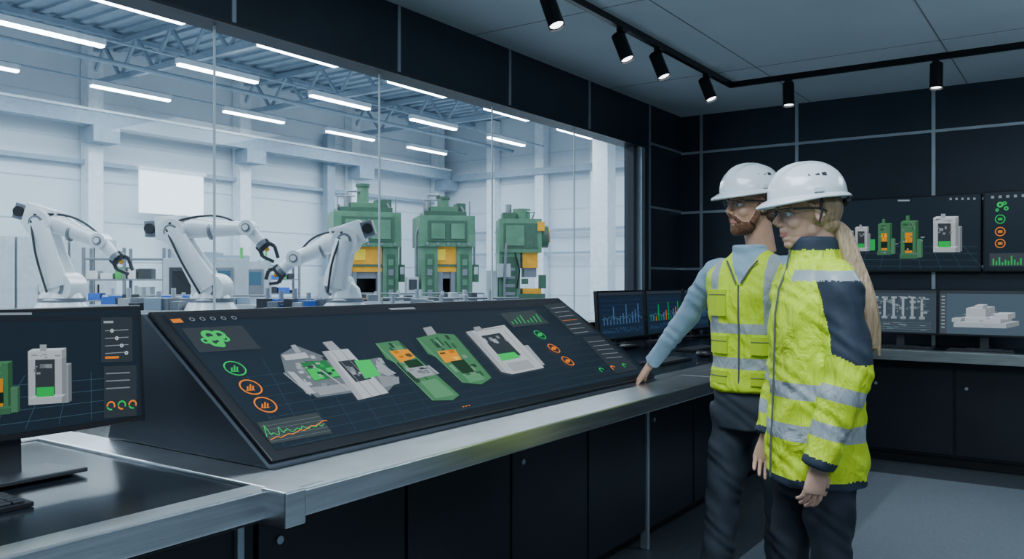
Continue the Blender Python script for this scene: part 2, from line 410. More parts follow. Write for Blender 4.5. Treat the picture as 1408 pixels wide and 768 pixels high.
def capsule_arm(m, p0, p1, r0, r1, th, mt):
    p0 = V(p0); p1 = V(p1)
    m.tube([p0, p0.lerp(p1, .15), p0.lerp(p1, .5), p0.lerp(p1, .85), p1], [(r0*.9, th), (r0*.95, th), ((r0+r1)*.44, th*.9), (r1*.95, th), (r1*.9, th)], mt, 20, True, ref=(0, 1, 0))
def joint(m, p, r, L, mt, cap=rgrey):
    p = V(p); m.cyl(p-V((0, L/2, 0)), p+V((0, L/2, 0)), r, None, mt, 28); m.cyl(p-V((0, L/2+.012, 0)), p-V((0, L/2, 0)), r*.55, None, cap, 20)
    m.cyl(p-V((0, L/2+.022, 0)), p-V((0, L/2+.010, 0)), r*.38, None, mt, 16)
def robot(px, sh, el, wr, tool, t=9., rot=0.):
    a = (px-704)/1150; loc = (t*(.822*a-.569), t*(.569*a+.822), 0)
    m = MB()
    m.box((-.3, -.3, 0), (.3, .3, .92), rgrey); m.box((-.40, -.36, .92), (.40, .36, .98), dgrey)
    m.cyl((0, 0, .98), (0, 0, 1.07), .33, .33, white, 28); m.cyl((0, 0, 1.07), (0, 0, 1.16), .28, .23, white, 28)
    m.cyl((0, 0, 1.16), (0, 0, 1.2), .235, .235, rgrey, 28)
    shv = V((sh[0], 0, sh[1])); elv = V((el[0], 0, el[1])); wv = V((wr[0], 0, wr[1])); tv = V((tool[0], 0, tool[1]))
    m.tube([(0, 0, 1.18), (0, 0, 1.24), shv], [(.24, .22), (.22, .20), (.17, .16)], white, 24)
    joint(m, shv, .17, .36, white)
    capsule_arm(m, shv-V((0, .15, 0)), elv-V((0, .15, 0)), .14, .115, .075, white)
    capsule_arm(m, shv+V((0, .12, 0)), elv+V((0, .10, 0)), .11, .09, .05, white)
    joint(m, elv-V((0, .02, 0)), .135, .33, white)
    fd = (wv-elv).normalized(); nz = V((-fd.z, 0, fd.x)); nz = nz if nz.z > 0 else -nz
    back = elv-fd*.16+nz*.05
    m.beam(back+fd*-.04, elv+fd*.14+nz*.05, .24, .20, white, ref=(0, 1, 0)); m.beam(back-fd*.16, back-fd*.03, .17, .16, rgrey, ref=(0, 1, 0))
    m.cyl(back-fd*.1-V((0, .11, 0)), back-fd*.1+V((0, .11, 0)), .055, None, black, 14)
    m.tube([elv+nz*.04, elv+fd*.18+nz*.04, elv.lerp(wv, .6)+nz*.01, wv], [.13, .115, .085, .072], white, 22)
    m.cyl(elv.lerp(wv, .46), elv.lerp(wv, .50), .104, None, rgrey, 22)
    joint(m, wv, .082, .18, white)
    m.tube([wv, wv.lerp(tv, .45)], [.07, .058], white, 16); td = (tv-wv).normalized(); tn = V((-td.z, 0, td.x)); g = wv.lerp(tv, .45)
    m.cyl(g, g+td*.05, .065, None, rgrey, 16); m.beam(g+td*.05-tn*.08, g+td*.05+tn*.08, .08, .06, dgrey, ref=(0, 1, 0))
    for sg in (-1, 1):
        m.beam(g+td*.06+tn*sg*.06, g+td*.13+tn*sg*.085, .04, .035, dgrey, ref=(0, 1, 0)); m.beam(g+td*.13+tn*sg*.085, tv+tn*sg*.03, .035, .028, dgrey, ref=(0, 1, 0))
    m.cyl(g+td*.05, g+td*.12, .025, None, orange, 8)
    q = cat([tuple(elv+V((-.02, -.19, .08))), tuple(elv.lerp(wv, .3)+nz*.15-V((0, .05, 0))), tuple(elv.lerp(wv, .7)+nz*.12), tuple(g+tn*.05)], 6)
    m.tube([V(p) for p in q], .013, dgrey, 8)
    q = cat([tuple(shv-V((.05, .24, .05))), tuple(shv.lerp(elv, .5)-V((.06, .25, 0))), tuple(elv-V((.04, .2, -.02)))], 6)
    m.tube([V(p) for p in q], .013, dgrey, 8)
    m.obj("robot_arm", bevel=.006, loc=loc, rotz=RZ+rot)
Z = lambda py, s=128.: 1.4+(385-py)/s
robot(85, (.02, Z(396)), (-.18, Z(308)), (.42, Z(332)), (.74, Z(375)))
robot(290, (.02, Z(398)), (-.36, Z(320)), (.40, Z(314)), (.70, Z(358)))
robot(470, (-.05, Z(396)), (.06, Z(332)), (-.50, Z(356)), (-.80, Z(388)))

def table(cx, cy, L, rz, items):
    m = MB(); m.box((-L/2, -.4, 1.0), (L/2, .4, 1.06), rgrey)
    for x in (-L/2+.1, L/2-.16):
        for y in (-.35, .29): m.box((x, y, 0), (x+.06, y+.06, 1.0), dgrey)
    m.box((-L/2, -.42, .95), (L/2, -.4, 1.08), cabg)
    for i in range(items):
        x = -L/2+.1+i*(L-.3)/items; h = .04+random.random()*.11; y = -.3+random.random()*.3
        m.box((x, y, 1.06), (x+.08+random.random()*.1, y+.1+random.random()*.2, 1.06+h), random.choice([rgrey, cabg, dgrey, hsteel, cabg, dgrey, rgrey, bins[1]]))
        if i % 3 == 0: m.cyl((x+.05, .1, 1.06), (x+.05, .1, 1.17+h), .025, None, cabg, 10)
    m.tube([(-L/2, .3, 1.06), (-L/2, .3, 1.18), (L/2, .3, 1.18), (L/2, .3, 1.06)], .015, rgrey, 8)
    m.obj("assembly_table", bevel=.004, loc=(cx, cy, 0), rotz=rz)
table(-8.30, 5.22, .95, RZ, 12); table(-7.02, 6.08, 1.0, RZ, 14); table(-9.9, 6.6, 2.2, RZ, 18)
table(-6.0, 7.4, 1.6, RZ, 14); table(-8.6, 9.6, 2.6, RZ+.3, 20)
for (x, y, r_) in ((-13.6, 10.3, .2), (-12.3, 8.7, .1), (-15.5, 15.5, .3)):
    m = MB(); m.box((-.6, -.4, 0), (.6, .4, 1.75), cabg); m.box((-.5, -.42, .9), (.15, -.4, 1.6), dgrey); m.box((-.45, -.43, .95), (.1, -.42, 1.55), black)
    m.box((.22, -.43, 1.1), (.52, -.4, 1.6), rgrey); m.box((.26, -.44, 1.3), (.48, -.43, 1.55), ui((.1, .25, .4), .4)); m.cyl((.5, .3, 1.75), (.5, .3, 1.95), .025, None, bins[0], 10); m.box((-.5, -.3, 1.75), (.2, .3, 1.86), hsteel)
    m.obj("machining_cabinet", bevel=.01, loc=(x, y, 0), rotz=RZ+r_)

# ------------------------------------------------------------------ counters
ZT = .92
m = MB()
m.box((-2.62, -1.2, ZT-.05), (-1.62, 1.26, ZT-.006), desktop)
m.box((-1.62, -1.2, ZT-.065), (-1.545, 1.27, ZT), steel)
m.box((-2.62, 1.26, ZT-.05), (-1.5, 1.385, ZT+.002), steel)
m.box((-2.70, -1.2, ZT-.05), (-2.62, 1.385, ZT), steel)
m.box((-1.555, 1.24, ZT-.075), (-1.47, 1.30, ZT+.006), steel)
m.box((-2.62, -1.2, ZT-.09), (-1.6, 1.3, ZT-.05), black)
m.box((-3.15, 1.385, ZT-.05), (-1.80, 7.43, ZT-.006), desktop)
m.box((-1.71, 1.30, ZT-.062), (-1.48, 3.95, ZT), steel)
m.box((-1.71, 3.955, ZT-.062), (-1.48, 7.43, ZT), steel)
m.box((-1.80, 1.385, ZT-.05), (-1.71, 7.43, ZT-.0005), steel)
m.box((-3.1, -1.2, .08), (-1.92, 7.4, ZT-.05), navy2)
m.box((-3.1, -1.2, 0), (-2.0, 7.4, .08), black)
for i in range(13):
    y = -.98+i*.62
    m.box((-1.925, y+.008, .10), (-1.90, y+.612, ZT-.07), navy2)
    if i % 2 == 0: m.cyl((-1.90, y+.08, .66), (-1.894, y+.08, .66), .012, None, silver, 14)
for y in (1.44, 3.97, 6.4): m.box((-1.93, y-.012, 0), (-1.885, y+.012, ZT-.06), silver)
m.obj("operator_counter", bevel=.004)
m = MB()
m.box((-1.46, 6.86, .83), (4.0, 7.44, .875), desktop); m.box((-1.46, 6.74, .80), (4.0, 6.862, .878), steel)
m.box((-1.46, 6.95, .08), (4.0, 7.44, .83), navy2); m.box((-1.46, 7.0, 0), (4.0, 7.44, .08), black)
for i in range(9):
    x = -1.45+i*.62; m.box((x+.007, 6.93, .1), (min(4, x+.613), 6.95, .8), navy2); m.cyl((x+.08, 6.925, .6), (x+.08, 6.93, .6), .012, None, silver, 12)
m.obj("back_counter", bevel=.004)

# ------------------------------------------------------------------ screens
def homog(src, dst):
    A = []; B = []
    for (x, y), (u, v) in zip(src, dst):
        A.append([x, y, 1, 0, 0, 0, -u*x, -u*y]); B.append(u)
        A.append([0, 0, 0, x, y, 1, -v*x, -v*y]); B.append(v)
    h = np.linalg.solve(np.array(A, float), np.array(B, float)); return np.append(h, 1).reshape(3, 3)
class Screen:
    """flat artwork drawn on a display; art coords = a quad (bl,br,tr,tl) rectified to the display face"""
    def __init__(s, org, U, Vv, quad):
        s.o = V(org); s.U = V(U); s.V = V(Vv); s.n = s.U.cross(s.V).normalized(); s.H = homog(quad, [(0, 0), (1, 0), (1, 1), (0, 1)]); s.mb = MB(); s.k = 0; s.rs = random.Random(7)
    def uv(s, p):
        q = s.H @ np.array([p[0], p[1], 1.]); return q[0]/q[2], q[1]/q[2]
    def W(s, uv): return s.o+s.U*uv[0]+s.V*uv[1]+s.n*(.0006+s.k*.000012)
    def poly(s, pts, col, st=1.):
        s.k += 1; P = [s.W(s.uv(p)) for p in pts]
        nn = V()
        for i in range(len(P)): nn += (P[i]-P[0]).cross(P[(i+1) % len(P)]-P[0])
        if nn.dot(s.n) < 0: P.reverse()
        s.mb.poly(P, ui(col, st))
    def rect(s, x0, y0, x1, y1, col, st=1.): s.poly([(x0, y0), (x1, y0), (x1, y1), (x0, y1)], col, st)
    def line(s, p, q, w, col, st=1.):
        s.k += 1; a = s.W(s.uv(p)); b = s.W(s.uv(q)); d = (b-a)
        if d.length < 1e-6: return
        t = s.n.cross(d.normalized())*w/2; s.mb.poly([a-t, b-t, b+t, a+t], ui(col, st))
    def ring(s, c, r, w, col, st=1., a0=0., a1=6.2832):
        s.k += 1; c = s.W(s.uv(c)); uh = s.U.normalized(); vh = s.n.cross(uh); n = 24
        for i in range(n):
            t0 = a0+(a1-a0)*i/n; t1 = a0+(a1-a0)*(i+1)/n
            e0 = uh*math.cos(t0)+vh*math.sin(t0); e1 = uh*math.cos(t1)+vh*math.sin(t1)
            s.mb.poly([c+e0*(r-w), c+e0*r, c+e1*r, c+e1*(r-w)], ui(col, st))
    def greeb(s, q, n, cols, st=.8, smin=.04, smax=.22):
        q = [np.array(p, float) for p in q]
        B = lambda a, b: tuple((q[0]*(1-a)+q[1]*a)*(1-b)+(q[3]*(1-a)+q[2]*a)*b)
        for _ in range(n):
            w_ = smin+s.rs.random()*(smax-smin); h_ = smin+s.rs.random()*(smax-smin); a = s.rs.random()*(1-w_); b = s.rs.random()*(1-h_); c = s.rs.choice(cols)
            s.poly([B(a, b), B(a+w_, b), B(a+w_, b+h_), B(a, b+h_)], c, st)
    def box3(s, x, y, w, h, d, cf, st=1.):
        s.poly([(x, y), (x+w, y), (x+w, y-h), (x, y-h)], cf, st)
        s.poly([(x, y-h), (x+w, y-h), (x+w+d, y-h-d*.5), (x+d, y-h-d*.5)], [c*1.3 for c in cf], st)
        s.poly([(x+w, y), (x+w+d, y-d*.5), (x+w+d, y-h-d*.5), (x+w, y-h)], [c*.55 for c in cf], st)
    def done(s, name, parent): return s.mb.obj(name, parent)
G = (.0, .52, .09); O = (.85, .22, .01); GR = (.30, .35, .40); WH = (.6, .65, .68); PG = (.06, .20, .09); PO = (.75, .28, .01)
def display_body(name, org, U, Vv, bez=.012, th=.03, stand=None, deskz=None):
    e = empty(name, org); o = V((0, 0, 0)); U = V(U); Vv = V(Vv); n = U.cross(Vv).normalized(); u = U.normalized(); v = Vv.normalized()
    m = MB(); lo = o-u*bez-v*bez*1.3; W = U.length+2*bez; H = Vv.length+2.3*bez
    P = [lo, lo+u*W, lo+u*W+v*H, lo+v*H]; Bk = [p-n*th for p in P]
    m.add(P+Bk, [(0, 1, 2, 3), (7, 6, 5, 4), (0, 4, 5, 1), (1, 5, 6, 2), (2, 6, 7, 3), (3, 7, 4, 0)], black)
    if stand:
        c = o+U*.5-n*(th+.02); zb = deskz-org[2]
        m.beam(c+v*Vv.length*.4, V((c.x, c.y, zb+.01)), .06, .018, dgrey, ref=n)
        b = V((c.x, c.y, zb))+n*.03
        m.add([b+u*i*stand/2+n*j*.1+V((0, 0, k)) for k in (.0005, .012) for (i, j) in ((-1, -1), (1, -1), (1, 1), (-1, 1))], [(3, 2, 1, 0), (4, 5, 6, 7), (0, 1, 5, 4), (1, 2, 6, 5), (2, 3, 7, 6), (3, 0, 4, 7)], dgrey)
    m.obj("housing", e, bevel=.003)
    m = MB(); q = [o+n*.0006, o+U+n*.0006, o+U+Vv+n*.0006, o+Vv+n*.0006]; m.poly(q, screenbg); m.obj("screen_panel", e)
    return e
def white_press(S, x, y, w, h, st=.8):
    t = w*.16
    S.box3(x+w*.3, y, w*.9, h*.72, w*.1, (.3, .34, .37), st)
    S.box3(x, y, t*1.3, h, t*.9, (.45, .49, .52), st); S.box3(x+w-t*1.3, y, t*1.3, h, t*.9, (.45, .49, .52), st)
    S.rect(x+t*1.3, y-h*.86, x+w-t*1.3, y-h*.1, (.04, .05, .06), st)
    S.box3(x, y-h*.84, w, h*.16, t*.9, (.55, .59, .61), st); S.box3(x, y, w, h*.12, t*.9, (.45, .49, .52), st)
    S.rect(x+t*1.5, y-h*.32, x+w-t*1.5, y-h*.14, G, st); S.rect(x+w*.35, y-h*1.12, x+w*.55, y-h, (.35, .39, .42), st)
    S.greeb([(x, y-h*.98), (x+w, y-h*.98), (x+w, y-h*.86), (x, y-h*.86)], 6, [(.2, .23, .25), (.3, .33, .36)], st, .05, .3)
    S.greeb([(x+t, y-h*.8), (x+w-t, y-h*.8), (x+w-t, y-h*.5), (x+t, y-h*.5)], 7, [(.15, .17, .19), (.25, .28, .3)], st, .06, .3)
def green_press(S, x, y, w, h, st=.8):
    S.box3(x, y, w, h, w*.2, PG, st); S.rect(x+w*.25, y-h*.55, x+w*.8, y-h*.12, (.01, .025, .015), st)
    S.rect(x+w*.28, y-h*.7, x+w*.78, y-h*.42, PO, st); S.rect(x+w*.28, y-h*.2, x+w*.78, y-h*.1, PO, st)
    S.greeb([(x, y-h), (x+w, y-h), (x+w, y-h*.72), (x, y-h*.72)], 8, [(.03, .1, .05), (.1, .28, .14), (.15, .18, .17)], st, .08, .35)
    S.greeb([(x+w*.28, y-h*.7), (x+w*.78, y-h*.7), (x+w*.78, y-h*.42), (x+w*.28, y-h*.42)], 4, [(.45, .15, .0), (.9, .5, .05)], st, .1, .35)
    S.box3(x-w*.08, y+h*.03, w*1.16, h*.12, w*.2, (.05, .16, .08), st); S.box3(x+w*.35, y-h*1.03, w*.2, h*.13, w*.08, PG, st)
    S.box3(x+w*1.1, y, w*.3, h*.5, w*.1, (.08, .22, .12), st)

con = empty("touchscreen_console")
Y0, Y1 = 1.40, 3.68
bl = V((-1.72, Y0, .930)); tl = V((-2.265, Y0, 1.297)); br = V((-1.72, Y1, .930))
vv = tl-bl; U = V((0, Y1-Y0, 0)); nn = U.cross(vv).normalized()
m = MB()
side = [(-1.70, .921), (-1.712, .9235), (-2.272, 1.2985), (-2.33, 1.298), (-2.45, .921)]
ya, yb = Y0-.012, Y1
vs = [(x, ya, z) for x, z in side]+[(x, yb, z) for x, z in side]
m.add(vs, [(0, 1, 2, 3, 4), (9, 8, 7, 6, 5)]+[(i, i+5, (i+1) % 5+5, (i+1) % 5) for i in range(5)], mat("console_shell", (.05, .06, .078), .4, .2))
m.obj("shell", con)
m = MB()
lo = [bl, br, br+vv, bl+vv]
m.add([p for p in lo]+[p+nn*.012 for p in lo], [(3, 2, 1, 0), (4, 5, 6, 7), (0, 1, 5, 4), (1, 2, 6, 5), (2, 3, 7, 6), (3, 0, 4, 7)], black)
m.obj("bezel", con, bevel=.004)
un = U.normalized(); vn = vv.normalized()
so = bl+nn*.0128+un*.035+vn*.03; SU = un*(U.length-.07); SV = vn*(vv.length-.05)
m = MB(); m.poly([so, so+SU, so+SU+SV, so+SV], screenbg); m.obj("screen_panel", con)
S = Screen(so, SU, SV, [(386, 630), (893, 511), (754, 422), (222, 440)])
lg = (.05, .10, .14)
for i in range(14):
    S.line((400+i*36, 625-i*8.4), (330+i*33, 500-i*5), .0015, lg, .55)
for i in range(8):
    S.line((330+i*11, 525+i*14), (830+i*8, 460+i*7), .0015, lg, .55)
S.poly([(222, 440), (754, 422), (765, 429), (230, 448)], (.02, .025, .035), .6)
S.poly([(232, 446), (247, 445), (252, 450), (237, 451)], O, .8)
for i in range(5): S.ring((264+i*15, 446-i*.5), .009, .003, GR, .5)
S.poly([(536, 432), (570, 431), (573, 433), (540, 434)], GR, .8)
S.poly([(248, 458), (335, 454), (362, 484), (272, 490)], (.04, .05, .06), .7)
for (x, y, r_) in ((288, 467, .026), (302, 466, .022), (297, 475, .026), (282, 474, .014), (310, 471, .016), (305, 479, .013)): S.ring((x, y), r_, r_*.55, G, 1)
for c, col in (((324, 511), G), ((347, 537), O), ((369, 562), O)):
    S.ring(c, .034, .0045, col, 1.0)
    for k in range(3): S.rect(c[0]-6+k*4, c[1]-1-(k*3) % 5, c[0]-3.5+k*4, c[1]+4, col, .8)
    S.line((c[0]-7, c[1]+5), (c[0]+6, c[1]+4), .003, col, .8)
S.poly([(356, 589), (446, 572), (471, 602), (378, 621)], (.05, .065, .07), .7)
for i in range(5): S.line((362+i*4, 595+i*5.5), (450+i*4.5, 578+i*5), .001, GR, .4)
prev = None
hs_ = [4, 26, 6, 9, 5, 3, 18, 5, 9, 12, 5, 4, 7, 9, 5, 11, 6, 3, 8, 5, 4, 9, 3, 6]
for i in range(24):
    t = i/23; x = 373+t*86; y = 613-t*19; p = (x-hs_[i]*.40, y-hs_[i]*.75)
    if prev: S.line(prev, p, .0024, G, 1)
    prev = p
prev = None
for i in range(16):
    t = i/15; p = (376+t*86, 616-t*19-1-t*t*12-(i % 3)*1.5)
    if prev: S.line(prev, p, .0025, O, 1)
    prev = p
wc = (.34, .37, .40); wl = (.48, .51, .54); wd = (.15, .175, .20); dk = (.03, .04, .05); gs = [wd, wc, (.22, .25, .28), dk, wl]
S.poly([(390, 492), (412, 480), (470, 500), (497, 543), (445, 551), (398, 518)], wd, .8)
S.greeb([(392, 492), (455, 488), (495, 542), (440, 549)], 30, gs, .8, .05, .2)
S.poly([(392, 493), (425, 489), (432, 496), (398, 500)], wl, .8); S.poly([(418, 503), (455, 499), (478, 522), (440, 528)], (.02, .16, .05), 1)
S.poly([(428, 512), (446, 510), (455, 524), (440, 527)], G, .9); S.poly([(455, 510), (468, 508), (478, 520), (465, 522)], G, .9)
S.greeb([(418, 503), (455, 499), (478, 522), (440, 528)], 10, [(.01, .08, .03), dk, wc, (.0, .35, .06)], .8, .06, .2)
S.poly([(400, 515), (410, 516), (444, 545), (430, 546)], wl, .7); S.poly([(435, 537), (485, 531), (495, 540), (450, 548)], wc, .7)
S.poly([(404, 480), (411, 479), (420, 489), (412, 490)], wc, .8); S.line((447, 512), (492, 540), .006, wl, .7); S.line((395, 517), (436, 548), .006, wc, .7)
S.poly([(478, 505), (530, 495), (560, 525), (548, 540), (515, 548)], wd, .8)
S.greeb([(500, 498), (535, 494), (563, 525), (530, 540)], 18, gs, .8, .06, .25)
S.poly([(449, 488), (485, 484), (548, 543), (505, 554)], wl, .85); S.poly([(449, 488), (456, 487), (513, 552), (505, 554)], wc, .9); S.poly([(472, 501), (496, 498), (522, 524), (500, 529)], dk, .8)
S.greeb([(472, 501), (496, 498), (522, 524), (500, 529)], 8, gs, .8, .08, .25)
S.poly([(495, 500), (517, 498), (534, 519), (512, 524)], G, 1); S.poly([(449, 476), (462, 474), (475, 485), (460, 487)], wc, .8)
S.poly([(525, 498), (548, 512), (556, 516), (545, 520), (530, 514)], wc, .8); S.poly([(530, 520), (560, 521), (562, 530), (540, 536)], (.25, .28, .31), .8)
S.line((463, 488), (525, 549), .003, (.2, .22, .24), .8); S.line((475, 486), (538, 546), .003, (.2, .22, .24), .8)
gg = [(.03, .11, .05), (.10, .28, .14), (.02, .06, .03), (.14, .33, .18), (.2, .26, .22)]
S.poly([(523, 477), (553, 473), (560, 478), (648, 545), (640, 552), (612, 553), (560, 505), (540, 497)], PG, .9)
S.greeb([(526, 478), (556, 474), (642, 546), (612, 551)], 26, gg, .85, .05, .22)
S.poly([(543, 487), (568, 484), (580, 495), (560, 502)], PO, .95); S.greeb([(543, 487), (568, 484), (580, 495), (560, 502)], 5, [(.5, .16, .0), (.95, .5, .05), (.1, .06, .02)], .9, .1, .3)
S.poly([(564, 500), (582, 497), (602, 513), (582, 518)], (.01, .035, .015), 1)
S.poly([(568, 510), (600, 505), (616, 516), (585, 523)], wc, .8); S.greeb([(568, 510), (600, 505), (616, 516), (585, 523)], 10, gs, .8, .06, .25)
S.poly([(590, 527), (612, 523), (642, 545), (616, 550)], (.10, .28, .14), .9); S.line((523, 477), (612, 553), .004, (.14, .33, .18), .9); S.line((560, 478), (648, 545), .004, (.03, .09, .04), .9)
S.poly([(585, 457), (596, 455), (606, 466), (594, 468)], wc, .7)
S.poly([(578, 470), (605, 464), (628, 465), (688, 521), (676, 530), (650, 528), (610, 495), (596, 490)], PG, .9)
S.greeb([(582, 470), (625, 465), (684, 521), (652, 527)], 26, gg, .85, .05, .2)
S.poly([(608, 487), (632, 484), (644, 498), (622, 502)], PO, .95); S.greeb([(608, 487), (632, 484), (644, 498), (622, 502)], 5, [(.5, .16, .0), (.95, .5, .05), (.1, .06, .02)], .9, .1, .3)
S.poly([(628, 500), (646, 497), (664, 513), (648, 516)], (.01, .035, .015), 1); S.poly([(650, 519), (670, 515), (680, 523), (660, 528)], (.10, .28, .14), .9)
S.line((578, 470), (650, 528), .004, (.14, .33, .18), .9); S.line((630, 466), (688, 520), .004, (.03, .09, .04), .9)
S.poly([(716, 480), (728, 478), (756, 503), (742, 507)], wc, .9)
S.poly([(643, 462), (692, 453), (724, 480), (756, 507), (715, 516), (700, 513)], wl, .9); S.poly([(643, 462), (651, 461), (708, 514), (700, 513)], wc, .9)
S.poly([(664, 467), (688, 463), (722, 491), (698, 497)], dk, .8); S.greeb([(664, 467), (688, 463), (722, 491), (698, 497)], 6, gs, .8, .06, .2)
S.poly([(690, 490), (712, 487), (722, 494), (698, 499)], G, 1); S.poly([(704, 502), (732, 497), (744, 507), (716, 513)], wc, .9)
S.line((660, 460), (690, 456), .003, wd, .8); S.line((655, 463), (712, 513), .003, (.22, .25, .28), .8); S.line((694, 461), (740, 500), .003, (.22, .25, .28), .8); S.poly([(652, 456), (660, 455), (666, 460), (656, 462)], wc, .7)
S.poly([(683, 439), (727, 435), (750, 451), (704, 456)], (.04, .055, .06), .8)
for i in range(8): S.line((704+i*5, 452-i*.4), (704+i*5-3-(i*5 % 4)*2, 449-i*.4-(i*5 % 4)*2.2), .007, G, .9)
for c, col in (((741, 465), G), ((763, 482), O), ((785, 498), O)):
    S.ring(c, .032, .005, col, 1.0); S.rect(c[0]-3, c[1]-2, c[0]+3, c[1]+2, col, .8)
S.poly([(737, 429), (763, 426), (812, 462), (786, 466)], (.03, .04, .05), .8); S.poly([(795, 468), (818, 466), (880, 508), (852, 514)], (.03, .04, .05), .8)
for i in range(7):
    S.line((748+i*6, 433+i*5), (766+i*6, 431+i*5), .003, GR if i != 3 else O, .8)
for i in range(5): S.line((806+i*7, 474+i*5), (826+i*7, 472+i*5), .003, GR, .7)
for i, col in enumerate((G, O, G)): S.ring((834+i*14, 510-i*3), .02, .006, col, 1, .3, 3.6)
for i in range(3): S.line((655+i*4, 562-i), (657+i*4, 561-i), .004, O, .7)
S.done("screen_artwork", con)

def monitor_x(name, x, y0, y1, z0, z1, desk, tilt=.03, stand=.24):
    U = V((0, y1-y0, 0)); Vv = V((-tilt, 0, z1-z0)); return display_body(name, (x, y0, z0), U, Vv, stand=stand, deskz=desk), V((0, 0, 0)), U, Vv
e, o, U2, V2 = monitor_x("desk_monitor", -2.13, .66, 1.30, 1.03, 1.318, ZT-.006, .02, .26)
S = Screen(o+V((.0008, 0, 0)), U2, V2, [(-171, 594), (194, 572), (188, 428), (-171, 436)])
for i in range(8): S.line((-150+i*45, 590-i*3), (-60+i*30, 510), .0012, lg, .8)
for i in range(4): S.line((-160, 580-i*18), (188, 560-i*14), .0012, lg, .8)
S.rect(-171, 436, 190, 442, (.02, .025, .035), .6); S.rect(-10, 431, 40, 434, GR, .6)
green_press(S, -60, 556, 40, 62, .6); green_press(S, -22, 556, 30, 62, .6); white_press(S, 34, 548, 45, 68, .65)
S.rect(134, 438, 180, 498, (.03, .04, .05), .8); S.rect(138, 503, 186, 572, (.03, .04, .05), .8)
S.rect(138, 443, 152, 446, GR, .8)
for i in range(4): S.line((140, 456+i*10), (174, 455+i*10), .002, GR, .6); S.ring((150+i*7, 456+i*10), .005, .003, WH, .7)
S.rect(140, 490, 160, 493, O, .8)
for i in range(3):
    S.rect(141, 512+i*10, 176, 513.5+i*10, GR, .5)
    S.ring((148+i*16, 556), .012, .004, (O, G, O)[i], .9, -.5, 3.2); S.ring((148+i*16, 556), .012, .004, (G, O, G)[i], .9, 3.4, 5)
S.done("screen_artwork", e)

blu = (.08, .22, .50)
for k, (y0, y1) in enumerate(((5.03, 5.72), (5.78, 6.44), (6.5, 7.0))):
    e, o, U2, V2 = monitor_x("desk_monitor", -2.75, y0, y1, .985, 1.31, ZT-.006, .02, .22)
    S = Screen(o+V((.0008, 0, 0)), U2, V2, [(0, 100), (100, 100), (100, 0), (0, 0)])
    S.rect(0, 0, 100, 6, (.03, .04, .06), .8); S.rect(2, 10, 98, 96, (.010, .022, .045), .9)
    for i in range(8): S.line((4, 18+i*10), (96, 18+i*10), .001, (.05, .09, .14), .8)
    for r_ in range(2):
        prev = None
        for i in range(40):
            x = 5+i*2.3; y = 88-r_*26-S.rs.random()*12
            if prev: S.line(prev, (x, y), .0018, [blu, (.2, .45, .7)][r_], .6)
            prev = (x, y)
    for i in range(12):
        x = 8+i*7; h = 8+S.rs.random()*40; S.rect(x, 70-h, x+2.5, 70, [(.12, .25, .5), (.0, .35, .12), G, O][(i*3+k) % 4] if k == 1 else (.08, .18, .38), .5)
    S.done("screen_artwork", e)
def monitor_y(name, x0, x1, z0, z1, y, desk):
    U = V((x1-x0, 0, 0)); Vv = V((0, .015, z1-z0)); return display_body(name, (x0, y, z0), U, Vv, stand=.24, deskz=desk), V((0, 0, 0)), U, Vv
e, o, U2, V2 = monitor_y("desk_monitor", -1.49, -.975, .99, 1.315, 7.1, .875)
S = Screen(o-V((0, .0008, 0)), U2, V2, [(0, 100), (100, 100), (100, 0), (0, 0)])
S.rect(0, 0, 100, 100, (.05, .075, .10), .8); S.rect(0, 0, 100, 7, (.03, .04, .05), 1); S.rect(3, 74, 97, 96, (.04, .055, .07), 1)
S.greeb([(8, 12), (92, 12), (92, 72), (8, 72)], 46, [(.12, .16, .20), (.22, .28, .32), (.08, .11, .14), (.32, .38, .42)], .65, .015, .12)
for i in range(6):
    x = 14+i*13; S.rect(x, 16, x+3.5, 66, (.34, .40, .44), .75); S.rect(x-2, 62, x+6, 68, (.28, .34, .37), .75); S.rect(x-2, 15, x+6, 19, (.38, .44, .48), .75)
S.greeb([(8, 12), (92, 12), (92, 72), (8, 72)], 30, [(.14, .18, .22), (.27, .32, .36), (.08, .11, .14)], .7, .015, .09)
for i in range(4): S.line((6, 78+i*5), (94, 77+i*5), .0015, (.15, .22, .28), 1)
S.greeb([(4, 76), (96, 76), (96, 95), (4, 95)], 16, [(.12, .2, .26), (.2, .25, .3)], .7, .02, .12)
S.done("screen_artwork", e)
e, o, U2, V2 = monitor_y("desk_monitor", -.95, -.36, .99, 1.315, 7.1, .875)
S = Screen(o-V((0, .0008, 0)), U2, V2, [(0, 100), (100, 100), (100, 0), (0, 0)])
S.rect(0, 0, 100, 100, (.075, .115, .155), .8); S.rect(0, 0, 100, 7, (.03, .04, .05), 1); S.rect(0, 7, 8, 100, (.05, .065, .08), 1)
for i in range(10): S.rect(2, 12+i*8, 6, 15+i*8, GR, .7)
S.box3(16, 84, 58, 10, 14, (.36, .41, .45), .9); S.box3(24, 74, 44, 12, 12, (.45, .50, .54), .9); S.box3(30, 60, 22, 20, 10, (.42, .47, .50), .9); S.box3(60, 64, 16, 12, 8, (.46, .51, .54), .9); S.box3(40, 42, 9, 9, 5, (.48, .53, .56), .9); S.box3(14, 72, 10, 8, 5, (.38, .43, .47), .9)
S.greeb([(18, 44), (76, 44), (80, 82), (18, 82)], 26, [(.30, .35, .39), (.44, .49, .52), (.20, .24, .28)], .8, .015, .07)
S.done("screen_artwork", e)
e = display_body("wall_display", (-1.78, 7.36, 1.475), V((1.07, 0, 0)), V((0, 0, .58)), th=.07)
S = Screen(V((0, -.0008, 0)), V((1.07, 0, 0)), V((0, 0, .58)), [(1150, 372), (1346, 372), (1346, 271), (1150, 279)])
for i in range(8): S.line((1155+i*28, 371), (1180+i*20, 335), .002, lg, .8)
